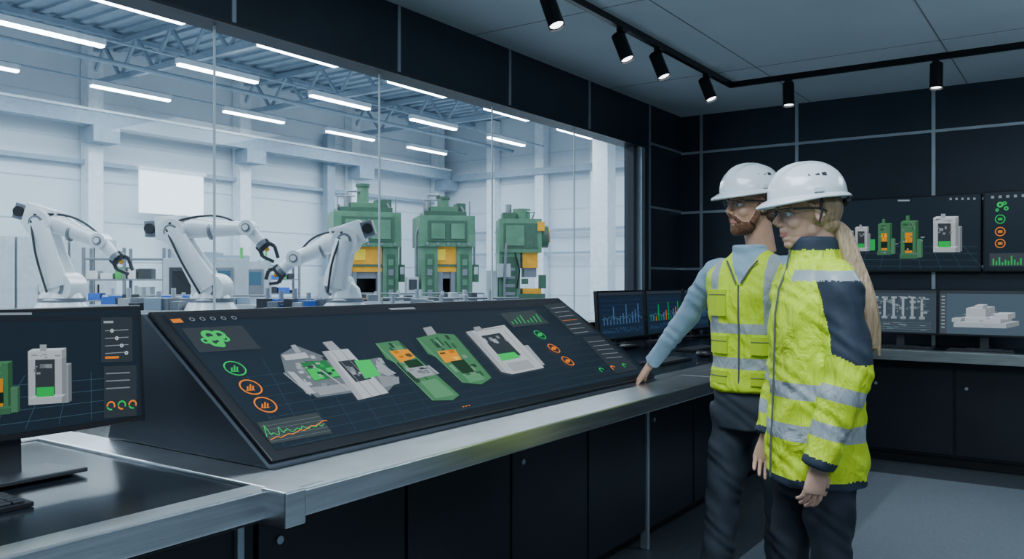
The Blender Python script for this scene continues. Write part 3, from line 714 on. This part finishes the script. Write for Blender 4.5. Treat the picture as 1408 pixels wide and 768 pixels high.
for i in range(4): S.line((1152, 366-i*9), (1344, 368-i*9), .002, lg, .8)
S.rect(1236, 277, 1252, 279, GR, .8)
for i in range(5): S.rect(1306+i*8, 275, 1309+i*8, 278, GR, .7)
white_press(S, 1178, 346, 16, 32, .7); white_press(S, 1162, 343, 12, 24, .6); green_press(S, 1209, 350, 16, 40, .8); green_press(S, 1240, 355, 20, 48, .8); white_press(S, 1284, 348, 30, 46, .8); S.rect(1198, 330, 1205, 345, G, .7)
S.greeb([(1196, 325), (1290, 325), (1290, 352), (1196, 352)], 12, [wc, wd, (.05, .14, .07)], .8, .02, .06)
S.done("screen_artwork", e)
e = display_body("wall_display", (-.67, 7.36, 1.475), V((1.07, 0, 0)), V((0, 0, .585)), th=.07)
S = Screen(V((0, -.0008, 0)), V((1.07, 0, 0)), V((0, 0, .585)), [(0, 58.5), (107, 58.5), (107, 0), (0, 0)])
for i in range(5): S.rect(4+i*5, 2, 6+i*5, 4, GR, .7)
for (x, y, r_) in ((10, 9, .022), (14, 12, .016), (8, 13, .012), (13, 8, .014)): S.ring((x, y), r_, r_*.6, G, 1)
for c, col in (((10, 20), G), ((10, 29.5), O), ((10, 38.5), O)): S.ring(c, .035, .006, col, 1); S.rect(c[0]-1.5, c[1]-1, c[0]+1.5, c[1]+1, col, .8)
S.rect(3, 46, 26, 56, (.04, .05, .06), 1)
for i in range(10): S.rect(5+i*2, 55-[5, 3, 6, 2, 4, 3, 7, 4, 2, 5][i], 6+i*2, 55, G, .8)
white_press(S, 40, 42, 16, 26, .6); green_press(S, 66, 42, 14, 26, .6)
S.done("screen_artwork", e)
def keyboard(loc, rz, L=.44):
    m = MB(); m.box((-L/2, -.07, 0.001), (L/2, .07, .012), black)
    for r_ in range(5):
        for c in range(15):
            x = -L/2+.012+c*(L-.024)/15; m.box((x, -.062+r_*.025, .012), (x+(L-.024)/15-.003, -.062+r_*.025+.021, .018), dgrey)
    m.obj("keyboard", bevel=.002, loc=loc, rotz=rz)
keyboard((-2.05, 4.55, ZT-.006), math.pi/2); keyboard((-2.25, 5.5, ZT-.006), math.pi/2); keyboard((-.66, 6.94, .875), 0); keyboard((-1.18, 6.94, .875), 0); keyboard((-1.93, .67, ZT-.006), math.pi/2)
def mouse(loc, rz):
    m = MB(); m.ell((0, 0, .012), (.032, .055, .022), black); m.box((-.001, .01, .02), (.001, .05, .036), dgrey); m.cyl((-.004, .03, .034), (.004, .03, .034), .006, None, dgrey, 10)
    m.obj("computer_mouse", loc=(loc[0], loc[1], loc[2]+.0105), rotz=rz)
mouse((-1.98, 4.95, ZT-.006), math.pi/2); mouse((-.36, 6.95, .875), 0)

# ------------------------------------------------------------------ track lights
m = MB(); m.box((-2.33, -1.5, 2.90), (-2.295, 6.37, 2.94), blackm); m.box((-2.33, 6.335, 2.90), (3.5, 6.37, 2.94), blackm); m.obj("track_light_rail")
lens = mat("lamp_lens", (.9, .9, .9), .4, emit=(.9, .95, 1), es=6)
def spot(p, d, e=22):
    p = V(p); d = V(d).normalized(); m = MB()
    m.box((-.02, -.035, -.02), (.02, .035, 0), blackm); m.cyl((0, 0, -.02), (0, 0, -.07), .008, None, blackm, 8)
    c = V((0, 0, -.10)); m.cyl(c-d*.075, c+d*.085, .042, None, blackm, 28, True); m.cyl(c-d*.08, c-d*.075, .036, None, dgrey, 20)
    m.cyl(c+d*.085, c+d*.087, .036, None, lens, 24); m.tube([c+d*.084, c+d*.098], [.043, .043], blackm, 28, False)
    o = m.obj("track_spotlight", loc=p)
    ld = bpy.data.lights.new("lamp", 'SPOT'); ld.energy = e; ld.spot_size = math.radians(60); ld.spot_blend = .6; ld.shadow_soft_size = .04; ld.color = (.85, .93, 1)
    lo = bpy.data.objects.new("lamp", ld); COL.objects.link(lo); lo.parent = o; lo.location = c+d*.12; lo.rotation_euler = d.to_track_quat('-Z', 'Y').to_euler()
spot((-2.312, 3.70, 2.9), (.35, -.05, -.85)); spot((-2.312, 4.50, 2.9), (.35, .0, -.85)); spot((-2.312, 5.02, 2.9), (.35, .0, -.85)); spot((-2.312, 5.85, 2.9), (.35, -.05, -.85))
spot((-1.87, 6.352, 2.9), (.05, -.1, -1)); spot((-.87, 6.352, 2.9), (.0, -.1, -1))

# ------------------------------------------------------------------ people
skin = mat("skin", (.56, .31, .21), .5, var=.08, vscale=25); lip = mat("lips", (.46, .18, .15), .45)
skinf = mat("skin_fair", (.62, .37, .27), .5, var=.06, vscale=25)
beard = mat("beard_brown", (.15, .065, .032), .8, var=.4, vscale=120, bump=.6, bscale=260); brow = mat("eyebrow", (.12, .06, .03), .8)
browb = mat("brow_blond", (.28, .18, .10), .8)
hairb = mat("hair_brown", (.09, .045, .025), .6, var=.4, vscale=90, bump=.5, bscale=200)
blond = mat("hair_blond", (.44, .31, .19), .5, var=.35, vscale=60, stretch=(1, 1, .15), bump=.8, bscale=120)
eyew = mat("eye_white", (.7, .7, .7), .2); iris = mat("iris", (.05, .1, .12), .1)
helm = mat("helmet_shell", (.74, .79, .84), .25, coat=.5, var=.02); helmd = mat("helmet_strap", (.03, .03, .035), .5)
specs = glassmat("safety_lens", (.82, .90, .95), .14)
def hm(origin, F, s=1., tilt=0.):
    F = V((F[0], F[1], 0)).normalized(); L = V((0, 0, 1)).cross(F)
    R = Matrix((F, L, V((0, 0, 1)))).transposed()
    return Matrix.Translation(origin) @ R.to_4x4() @ Matrix.Rotation(tilt, 4, 'Y') @ Matrix.Scale(s, 4)
def head(par, M, hair, hasbeard, female, skin, hs=1.):
    e = bpy.data.objects.new("head", None); COL.objects.link(e); e.parent = par; e.matrix_local = M
    m = MB(); k = .92 if female else 1.
    m.ell((-.012, 0, .03), (.098, .077, .09), skin)
    m.ell((.032, 0, -.03), (.058, .058*k, .082), skin); m.ell((.036, 0, -.078), (.045, .046*k, .034), skin); m.ell((.070, 0, -.097), (.017, .021*k, .015), skin)
    m.ell((.0, 0, -.055), (.06, .058*k, .045), skin)
    m.tube([(.078, 0, .02), (.092, 0, 0), (.107, 0, -.020), (.111, 0, -.029)], [.007, .008, .0105, .009], skin, 12)
    for s_ in (-1, 1):
        m.ell((.096, s_*.011, -.031), (.011, .0075, .0075), skin); m.ell((.056, s_*.034*k, -.028), (.027, .024, .026), skin)
        m.tube([(.080, s_*.012, .022), (.083, s_*.03, .024), (.068, s_*.048, .02)], [.008, .009, .007], skin, 10)
        m.ell((-.008, s_*.076, -.008), (.017, .008, .031), skin); m.ell((-.004, s_*.080, -.024), (.009, .006, .011), skin)
        m.tube([(.089, s_*.012, .026), (.091, s_*.028, .031), (.076, s_*.046, .027)], [.003, .004, .002], brow if not female else browb, 8)
    m.tube([(.082, -.020, -.060), (.094, 0, -.055), (.082, .020, -.060)], [.003, .0058, .003], lip, 10)
    m.tube([(.082, -.019, -.066), (.093, 0, -.067), (.082, .019, -.066)], [.003, .006, .003], lip, 10)
    m.ell((.083, 0, -.05), (.013, .022, .016), skin); m.ell((.076, 0, -.078), (.014, .022, .014), skin)
    m.tube([(-.025, 0, -.03), (-.03, 0, -.10), (-.045, 0, -.2)], [(.056*k, .058*k)]*3, skin, 20)
    if hasbeard:
        m.ell((.040, 0, -.084), (.051, .052, .038), beard); m.ell((.074, 0, -.100), (.021, .027, .023), beard)
        m.tube([(.076, -.032, -.068), (.090, -.016, -.048), (.097, 0, -.045), (.090, .016, -.048), (.076, .032, -.068)], [.006, .0065, .006, .0065, .006], beard, 10)
        for s_ in (-1, 1): m.tube([(.006, s_*.0705, .0), (.012, s_*.064, -.04), (.03, s_*.050, -.075)], [.0075, .012, .016], beard, 10)
    m.ell((-.034, 0, .012), (.083, .080, .084), hair); m.ell((-.05, 0, -.045), (.050, .062, .045), hair)
    if female:
        for s_ in (-1, 1): m.tube([(.045, s_*.068, .05), (.02, s_*.077, .025), (-.02, s_*.079, -.02)], [.006, .009, .009], hair, 10)
    remesh(m, "face", e, .0028, 5)
    m = MB()
    for s_ in (-1, 1):
        m.ell((.0715, s_*.031, .001), (.0125, .0135, .0115), eyew); m.ell((.0802, s_*.031, .001), (.0050, .0062, .0062), iris)
        m.tube([(.072, s_*.016, .005), (.083, s_*.031, .0075), (.070, s_*.046, .004)], [.002, .0048, .002], skin, 8); m.tube([(.073, s_*.017, -.004), (.0815, s_*.031, -.0085), (.070, s_*.045, -.003)], [.002, .003, .002], skin, 8)
    m.obj("eyes", e)
    m = MB(); vs = []; N = 24
    for i in range(N+1):
        t = -.98+1.96*i/N; x = .036+.070*math.cos(t); y = .082*math.sin(t); dip = .010*math.exp(-(t/.14)**2)
        vs += [V((x+.001, y, .018)), V((x-.005, y, -.016+dip*1.3+abs(t)**3*.010))]
    m.add(vs, [(2*i, 2*i+1, 2*i+3, 2*i+2) for i in range(N)], specs, True)
    m.tube([vs[2*i] for i in range(N+1)], .0018, helmd, 8)
    for s_ in (-1, 1): m.tube([(.074, s_*.069, .014), (.03, s_*.083, .012), (-.01, s_*.087, .008), (-.03, s_*.084, -.004)], [.004, .0035, .003, .003], helmd, 8)
    m.obj("safety_glasses", e)
    m = MB(); vs = []; fs = []; n = 64; K = 16; zc = .054
    def rad(t, ph):
        c = math.cos(t); s_ = math.sin(t); k2 = math.cos(ph)**.85
        x = .130*c*k2; y = .108*s_*k2; z = .110*math.sin(ph)
        rdg = .007*math.exp(-((abs(y))/.016)**4)*min(1, math.sin(ph)*2.0)+.0045*math.exp(-((abs(y)-.05)/.008)**2)*min(1, math.sin(ph)*1.6)
        return V((x*(1+rdg*4)-.005, y, zc+z+rdg))*hs+V((0, 0, zc*(1-hs)))
    for i in range(K+1):
        ph = (math.pi/2)*i/K
        for j in range(n): vs.append(rad(2*math.pi*j/n, min(ph, math.pi/2-.02)))
    for i in range(K):
        for j in range(n): j2 = (j+1) % n; fs.append((i*n+j, i*n+j2, (i+1)*n+j2, (i+1)*n+j))
    fs.append(tuple(K*n+j for j in range(n)))
    m.add(vs, fs, helm, True)
    prof = [(0, 0, 0), (.35, .0, -.003), (.8, .0, -.008), (1, 0, -.011), (1, 0, -.016), (.6, 0, -.011), (-.1, 0, -.006)]
    bs = []
    for (f, _, dz) in prof:
        for j in range(n):
            t = 2*math.pi*j/n; c = math.cos(t); ext = .009+.032*max(0, c)**2.2+.004*max(0, -c)
            b0 = V((.130*c-.005, .108*math.sin(t), 0))*hs+V((0, 0, zc)); d = V((c, math.sin(t)*.85, 0)).normalized()
            bs.append(b0+d*ext*f+V((0, 0, dz*(1+max(0, c)*.9))))
    fs = []
    for i in range(len(prof)-1):
        for j in range(n): j2 = (j+1) % n; fs.append((i*n+j, (i+1)*n+j, (i+1)*n+j2, i*n+j2))
    m.add(bs, fs, helm, True)
    for s_ in (-1, 1):
        for i in range(3): m.cb((-.03+i*.022, s_*(.091-.002*i)*hs, zc+.062), (.014, .010, .004), helmd, Matrix.Rotation(s_*-.9, 3, 'X'))
        m.cb((.0, s_*.107*hs, zc+.012), (.03, .012, .014), helm)
        m.tube([(-.01, s_*.096, zc), (-.012, s_*.090, .0), (.0, s_*.085, -.04)], [.004, .004, .003], helmd, 8)
    m.tube([(-.12, -.05, .03), (-.13, 0, .02), (-.12, .05, .03)], [.008, .012, .008], helmd, 10)
    m.obj("safety_helmet", e)
    return e
def hand(par, name, wrist, d, n, side, curl=(.25, .35, .3), thumb=.6, sk=skin, spread=.06, s=1.):
    d = V(d).normalized(); n = V(n); n = (n-d*n.dot(d)).normalized(); t = d.cross(n)*side; w0 = V(wrist)
    P = lambda a, b, c: w0+(d*a+t*b+n*c)*s
    m = MB()
    m.tube([P(-.05, 0, 0), P(-.01, 0, 0), P(.02, .002, 0), P(.05, .003, 0), P(.085, .0, 0), P(.098, 0, 0)], [(.024*s, .019*s), (.025*s, .019*s), (.032*s, .017*s), (.040*s, .0155*s), (.042*s, .0125*s), (.038*s, .009*s)], sk, 20, True, ref=n)
    for i, (b, L) in enumerate(((.031, .073), (.0105, .082), (-.0105, .075), (-.030, .058))):
        p = P(.078, b, 0); dd = (d+t*(b*spread*20)).normalized(); ang = 0; pts = [p]
        for j, fr in enumerate((.46, .30, .24)):
            ang += curl[j]*(1+.08*i); q = dd*math.cos(ang)+n*math.sin(ang); p = p+q*L*s*fr*1.15; pts.append(p)
        m.tube(pts, [.0088*s, .0082*s, .0074*s, .0058*s], sk, 12); m.ell(pts[-1], (.0062*s,)*3, sk, n=10, k=6)
    p = P(.02, .022, .004); q = P(.05, .05, .012); r_ = q+(d*.75+t*(.55*thumb)+n*.3).normalized()*.032*s; u_ = r_+(d*.9+t*(.15*thumb)+n*.35).normalized()*.026*s
    m.tube([p, q, r_, u_], [.014*s, .0115*s, .0095*s, .007*s], sk, 12); m.ell(u_, (.0072*s,)*3, sk, n=10, k=6)
    return remesh(m, name, par, .0019, 3)
def folds(p, amp):
    a = math.sin(p.z*46+7*math.sin(p.x*11)+5*math.cos(p.y*13)); b = math.sin(p.z*27-9*p.x+13*p.y+2*math.sin(p.z*9)); c = math.sin(p.z*80+22*p.x-18*p.y+3*math.sin(p.z*21+p.x*30))
    return amp*(.45*a+.55*b+.3*c)

# ---- man
TM = 3.4; am = (1002-704)/1150
man = empty("man", (TM*(.822*am-.569), TM*(.569*am+.822), 0), RZ)
Fm = V((-.64, -.77, 0)).normalized(); Lm = V((0, 0, 1)).cross(Fm)
yel = (.64, .86, .012)
cx, cy = .098, 0.
offl = -(Lm.x*cx+Lm.y*cy)
vest = bandmat("vest_hivis", yel, [((0, 0, 1), 0, 1.045, 1.09, False, None, 0, 0), ((0, 0, 1), 0, 1.185, 1.225, False, None, 0, 0), (tuple(Lm), offl, .095, .135, True, (0, 0, 1), 1.225, 1.7)], fold=.5)
shirt = mat("shirt_blue", (.27, .39, .50), .75, var=.1, vscale=10, bump=.5, bscale=14)
pants = mat("trousers_charcoal", (.030, .040, .056), .8, var=.15, vscale=10, bump=.5, bscale=11)
boots = mat("work_boots", (.02, .018, .016), .5)
m = MB()
loftz(m, [(cx, cy, .955, .172, .134), (cx, cy, .975, .175, .136), (cx, cy, 1.08, .165, .128), (cx, cy, 1.2, .172, .130), (cx, cy, 1.32, .187, .136), (cx, cy, 1.41, .19, .126), (cx, cy, 1.465, .155, .098), (cx-.002, cy, 1.50, .095, .076), (cx-.008, cy, 1.515, .075, .064)], Fm, vest)
loftz(m, [(cx-.003, cy, 1.44, .08, .075), (cx-.008, cy, 1.495, .074, .072), (cx-.013, cy-.005, 1.53, .069, .068), (cx-.015, cy-.005, 1.54, .062, .061)], Fm, shirt)
loftz(m, [(cx, cy, .80, .150, .12), (cx, cy, .86, .158, .126), (cx, cy, .93, .155, .120), (cx, cy, 1.0, .150, .112)], Fm, pants)
hr = V((cx, cy, .86))-Lm*.085; hl = V((cx, cy, .86))+Lm*.085
def legs(m, hip, knee, ank, r, mt):
    stube(m, [(hip.x, hip.y, hip.z+.03, r[0]), (hip.x, hip.y, hip.z-.08, r[0]), tuple(hip.lerp(knee, .55))+(r[1],), tuple(knee)+(r[2],), tuple(knee.lerp(ank, .35))+(r[3],), tuple(knee.lerp(ank, .85))+(r[4],), tuple(ank)+(r[4]*1.05,)], mt, 22)
legs(m, hr, V((-.01, .045, .50)), V((-.055, .06, .09)), (.090, .084, .071, .069, .062), pants)
legs(m, hl, V((.19, -.10, .50)), V((.20, -.06, .09)), (.090, .084, .071, .069, .062), pants)
shR = V((cx, cy, 1.425))-Lm*.168; elR = V((-.115, .27, 1.235)); wrR = V((-.245, .44, 1.015))
stube(m, [tuple(shR+Lm*.06+V((0, 0, .01)))+(.055,), tuple(shR)+(.059,), tuple(shR.lerp(elR, .4))+(.054,), tuple(elR)+(.050,), tuple(elR.lerp(wrR, .4))+(.046,), tuple(elR.lerp(wrR, .85))+(.038,), tuple(elR.lerp(wrR, .97))+(.038,)], shirt, 22)
shL = V((cx, cy, 1.425))+Lm*.168; elL = V((.28, -.08, 1.14)); wrL = V((.27, -.14, .90))
stube(m, [tuple(shL-Lm*.06+V((0, 0, .01)))+(.055,), tuple(shL)+(.059,), tuple(shL.lerp(elL, .4))+(.054,), tuple(elL)+(.050,), tuple(elL.lerp(wrL, .4))+(.045,), tuple(wrL)+(.037,)], shirt, 22)
for ank, dx in ((V((-.055, .06, 0)), V((-.8, -.6, 0)).normalized()), (V((.20, -.06, 0)), V((-.5, -.86, 0)).normalized())):
    m.tube([ank+dx*-.07+V((0, 0, .045)), ank+V((0, 0, .05)), ank+dx*.09+V((0, 0, .045)), ank+dx*.19+V((0, 0, .036))], [(.04, .045), (.046, .05), (.05, .045), (.038, .034)], boots, 20, True, ref=(0, 0, 1))
    m.cyl(ank+V((0, 0, .04)), ank+V((0, 0, .14)), .056, None, boots, 20)
def fixman(p, mt):
    if mt == vest:
        l = (p-V((cx, cy, 0))).dot(Lm); f = (p-V((cx, cy, 0))).dot(Fm)
        if p.z > 1.38 and f > 0 and abs(l) < (p.z-1.38)*.5: return shirt
    return None
def wrman(p):
    if p.z > 1.53 or p.z < .15: return 0
    arm = (p-V((cx, cy, p.z))).length > .2
    return folds(p, .0055 if (arm or p.z < .95) else .004)
remesh(m, "body", man, .006, 3, fixman, wr=wrman)
m = MB()
def onv(l, z, ext=.0):
    hw, hd = (.170, .131) if z < 1.25 else (.188, .136)
    if z > 1.4: hd = .124
    ff = hd*max(0, 1-abs(l/hw)**2.3)**(1/2.3)
    return V((cx, cy, z))+Lm*l+Fm*(ff+ext)
zipm = mat("zip_grey", (.10, .11, .10), .5); pocket = mat("pocket_hivis", tuple(c*.85 for c in yel), .6)
m.tube([onv(0, z, .003) for z in (.965, 1.05, 1.12, 1.2, 1.26, 1.31, 1.38)], .0035, zipm, 8)
for l0, z0, z1 in ((-.095, 1.255, 1.36), (-.092, .985, 1.035), (.092, .985, 1.035), (-.092, 1.105, 1.175), (.092, 1.105, 1.175)):
    pts = [(ll, zz) for zz in (z0, z1) for ll in (l0-.042, l0, l0+.042)]
    vs = [onv(l, z, .011) for l, z in pts]+[onv(l, z, -.004) for l, z in pts]
    m.add(vs, [(0, 1, 4, 3), (1, 2, 5, 4), (6, 7, 1, 0), (7, 8, 2, 1), (3, 4, 10, 9), (4, 5, 11, 10), (0, 3, 9, 6), (2, 8, 11, 5)], pocket)
    m.tube([onv(l0-.042, z1-.02, .012), onv(l0, z1-.02, .012), onv(l0+.042, z1-.02, .012)], .0016, zipm, 6)
for s_ in (-1, 1): m.tube([onv(s_*.065, 1.475, -.016), onv(s_*.04, 1.44, .0), onv(s_*.010, 1.385, .003)], .004, zipm, 8)
m.obj("vest_zip_and_pockets", man)
head(man, hm((.086, -.005, 1.702), (-.93, -.33), 1.0, .06), hairb, True, False, skin, 1.0)
hand(man, "hand_right", wrR+V((-.004, .006, -.010)), V((-.42, .05, -.60)), V((.45, -.1, -.75)), -1, (.1, .35, .35), .7)
hand(man, "hand_left", wrL+V((0, 0, -.01)), V((-.05, -.1, -1)), V((-.7, -.3, 0)), 1, (.3, .4, .3))

# ---- woman
TW = 2.87; aw = (1121-704)/1150
wom = empty("woman", (TW*(.822*aw-.569), TW*(.569*aw+.822), 0), RZ)
Fw = V((-.99, -.12, 0)).normalized(); Lw = V((0, 0, 1)).cross(Fw)
jack = bandmat("jacket_hivis", yel, [((0, 0, 1), 0, 1.005, 1.058, False, None, 0, 0), ((0, 0, 1), 0, .868, .922, False, None, 0, 0)], fold=.6)
sleeve = bandmat("sleeve_hivis", yel, [((.25, 0, 1), 0, 1.01, 1.06, False, None, 0, 0), ((.25, 0, 1), 0, .885, .935, False, None, 0, 0)], fold=.6)
navyc = mat("jacket_navy", (.020, .032, .055), .7, var=.2, vscale=10, bump=.5, bscale=12)
wpants = mat("trousers_navy", (.014, .018, .030), .8, var=.2, vscale=10, bump=.5, bscale=11)
refl = mat("reflective_tape", (.36, .40, .43), .4)
m = MB()
loftz(m, [(.0, 0, .715, .18, .150), (.0, 0, .735, .184, .154), (0, 0, .85, .184, .152), (0, 0, 1.0, .176, .145), (0, 0, 1.15, .176, .141), (0, 0, 1.28, .182, .138), (0.0, 0, 1.37, .17, .125), (0.0, 0, 1.43, .138, .100), (-.002, 0, 1.465, .10, .085)], Fw, jack)
loftz(m, [(-.002, 0, 1.43, .10, .09), (-.002, 0, 1.475, .082, .083), (-.010, 0, 1.53, .074, .080), (-.012, 0, 1.545, .067, .072)], Fw, jack)
loftz(m, [(0, 0, .66, .15, .11), (0, 0, .8, .16, .122), (0, 0, .9, .15, .11)], Fw, wpants)
hl = V((0, 0, .82))+Lw*.083; hr = V((0, 0, .82))-Lw*.083
legs(m, hl, V((.02, -.09, .47)), V((.06, -.08, .09)), (.090, .083, .066, .066, .055), wpants)
legs(m, hr, V((-.06, .07, .47)), V((-.03, .08, .09)), (.090, .083, .066, .066, .055), wpants)
sL = V((.020, -.150, 1.385)); eL = V((.035, -.205, 1.10)); wL = V((-.070, -.205, .80))
stube(m, [tuple(sL+V((-.01, .07, .015)))+(.06,), tuple(sL)+(.070,), tuple(sL.lerp(eL, .5))+(.071,), tuple(eL)+(.071,), tuple(eL.lerp(wL, .3))+(.067,), tuple(eL.lerp(wL, .7))+(.058,), tuple(eL.lerp(wL, .92))+(.054,), tuple(eL.lerp(wL, .985))+(.050,)], sleeve, 24, 6)
sR = V((-.03, .150, 1.385)); eR = V((-.025, .215, 1.12)); wR = V((-.115, .17, .83))
stube(m, [tuple(sR+V((0, -.07, .015)))+(.06,), tuple(sR)+(.070,), tuple(sR.lerp(eR, .5))+(.068,), tuple(eR)+(.064,), tuple(eR.lerp(wR, .5))+(.057,), tuple(eR.lerp(wR, .98))+(.05,)], sleeve, 24)
for ank in (V((.06, -.08, 0)), V((-.03, .08, 0))):
    dx = V((-.95, -.3, 0)).normalized()
    m.tube([ank+dx*-.06+V((0, 0, .04)), ank+V((0, 0, .046)), ank+dx*.08+V((0, 0, .04)), ank+dx*.17+V((0, 0, .032))], [(.036, .04), (.042, .046), (.045, .04), (.034, .03)], boots, 20, True, ref=(0, 0, 1))
    m.cyl(ank+V((0, 0, .04)), ank+V((0, 0, .14)), .05, None, boots, 20)
adL = (wL-eL); alL = adL.length; adL = adL.normalized(); adR = (wR-eR); alR = adR.length; adR = adR.normalized()
def fixw(p, mt):
    l = p.dot(Lw); f = p.dot(Fw)
    if mt == sleeve:
        if l > 0:
            if (p-eL).dot(adL) > alL*.90 and p.z < .95: return navyc
            if p.z > 1.13+max(0, f)*.6:
                if p.z > 1.43: return jack
                if 1.395 < p.z < 1.43: return refl
                if p.x > -.052+(1.40-p.z)*.10: return navyc
        elif (p-eR).dot(adR) > alR*.90 and p.z < .95: return navyc
    if mt == jack:
        if p.z < .745: return navyc
        if p.z > 1.50: return navyc
        if .05 < l and 1.395 < p.z < 1.43: return refl
        if l > .03 and f < .0 and 1.20 < p.z < 1.395: return navyc
    return None
remesh(m, "body", wom, .005, 3, fixw, wr=lambda p: 0 if (p.z > 1.46 or p.z < .15) else folds(p, .0055))
m = MB()
q = [V((0, 0, z))+Fw*f for z, f in ((.73, .162), (.85, .160), (1.0, .152), (1.15, .148), (1.28, .145), (1.37, .131), (1.43, .106), (1.50, .092))]
m.tube(q, .0035, zipm, 8)
m.obj("jacket_zip", wom)
head(wom, hm((-.030, -.005, 1.628), (-.995, -.05), 1.04, .10), blond, False, True, skinf, .99)
m = MB()
for k in range(9):
    ox = (k % 3-1)*.015; oy = (k//3-1)*.013; ph = k*1.7
    stube(m, [(.045+ox*.5, .0+oy, 1.60, .014), (.08+ox, -.015+oy, 1.56, .017), (.105+ox+.004*math.sin(ph), -.04+oy, 1.47, .018), (.132+ox*1.2, -.065+oy*1.2, 1.36, .017), (.155+ox*1.3+.006*math.cos(ph), -.075+oy*1.3, 1.24, .015), (.165+ox, -.075+oy, 1.15+.02*math.sin(ph), .005)], blond, 10)
remesh(m, "ponytail", wom, .004, 1)
hand(wom, "hand_left", wL+V((.004, 0, .01)), V((-.16, -.03, -1)), V((-.25, 1, 0)), 1, (.28, .4, .35), sk=skinf, s=.95)
hand(wom, "hand_right", wR+V((.0, 0, .0)), V((-.15, -.03, -1)), V((-.25, -1, 0)), -1, (.28, .4, .35), sk=skinf, s=.95)

# ------------------------------------------------------------------ lights
def area(name, loc, size, energy, col=(1, 1, 1), rot=(0, 0, 0), sy=None):
    ld = bpy.data.lights.new(name, 'AREA'); ld.energy = energy; ld.color = col; ld.size = size
    if sy: ld.shape = 'RECTANGLE'; ld.size_y = sy
    o = bpy.data.objects.new(name, ld); COL.objects.link(o); o.location = loc; o.rotation_euler = rot; return o
for x in (-7.5, -11.6, -15.5): area("hall_lighting", (x, 10, 5.3), 1.0, 780, (.80, .92, 1), sy=22)
area("room_fill_overhead", (-.8, 1.6, 2.9), 1.2, 72, (.74, .89, 1), sy=1.2)  # added overhead soft fills to light the room, no fixture modelled
area("room_fill_overhead", (1.2, 0.2, 2.9), 1.5, 62, (.74, .89, 1), sy=1.5)
area("room_fill_overhead", (1.0, 5.2, 2.9), 1.2, 40, (.70, .87, 1), sy=1.2)
area("ceiling_fill_up", (1.6, 4.6, 2.0), .8, 28, (.70, .88, 1), rot=(math.pi, 0, 0), sy=.8)  # added unseen fills aimed upward to brighten the ceiling, no fixture
area("ceiling_fill_up", (.8, -.6, 1.9), .8, 24, (.70, .88, 1), rot=(math.pi, 0, 0), sy=.8)
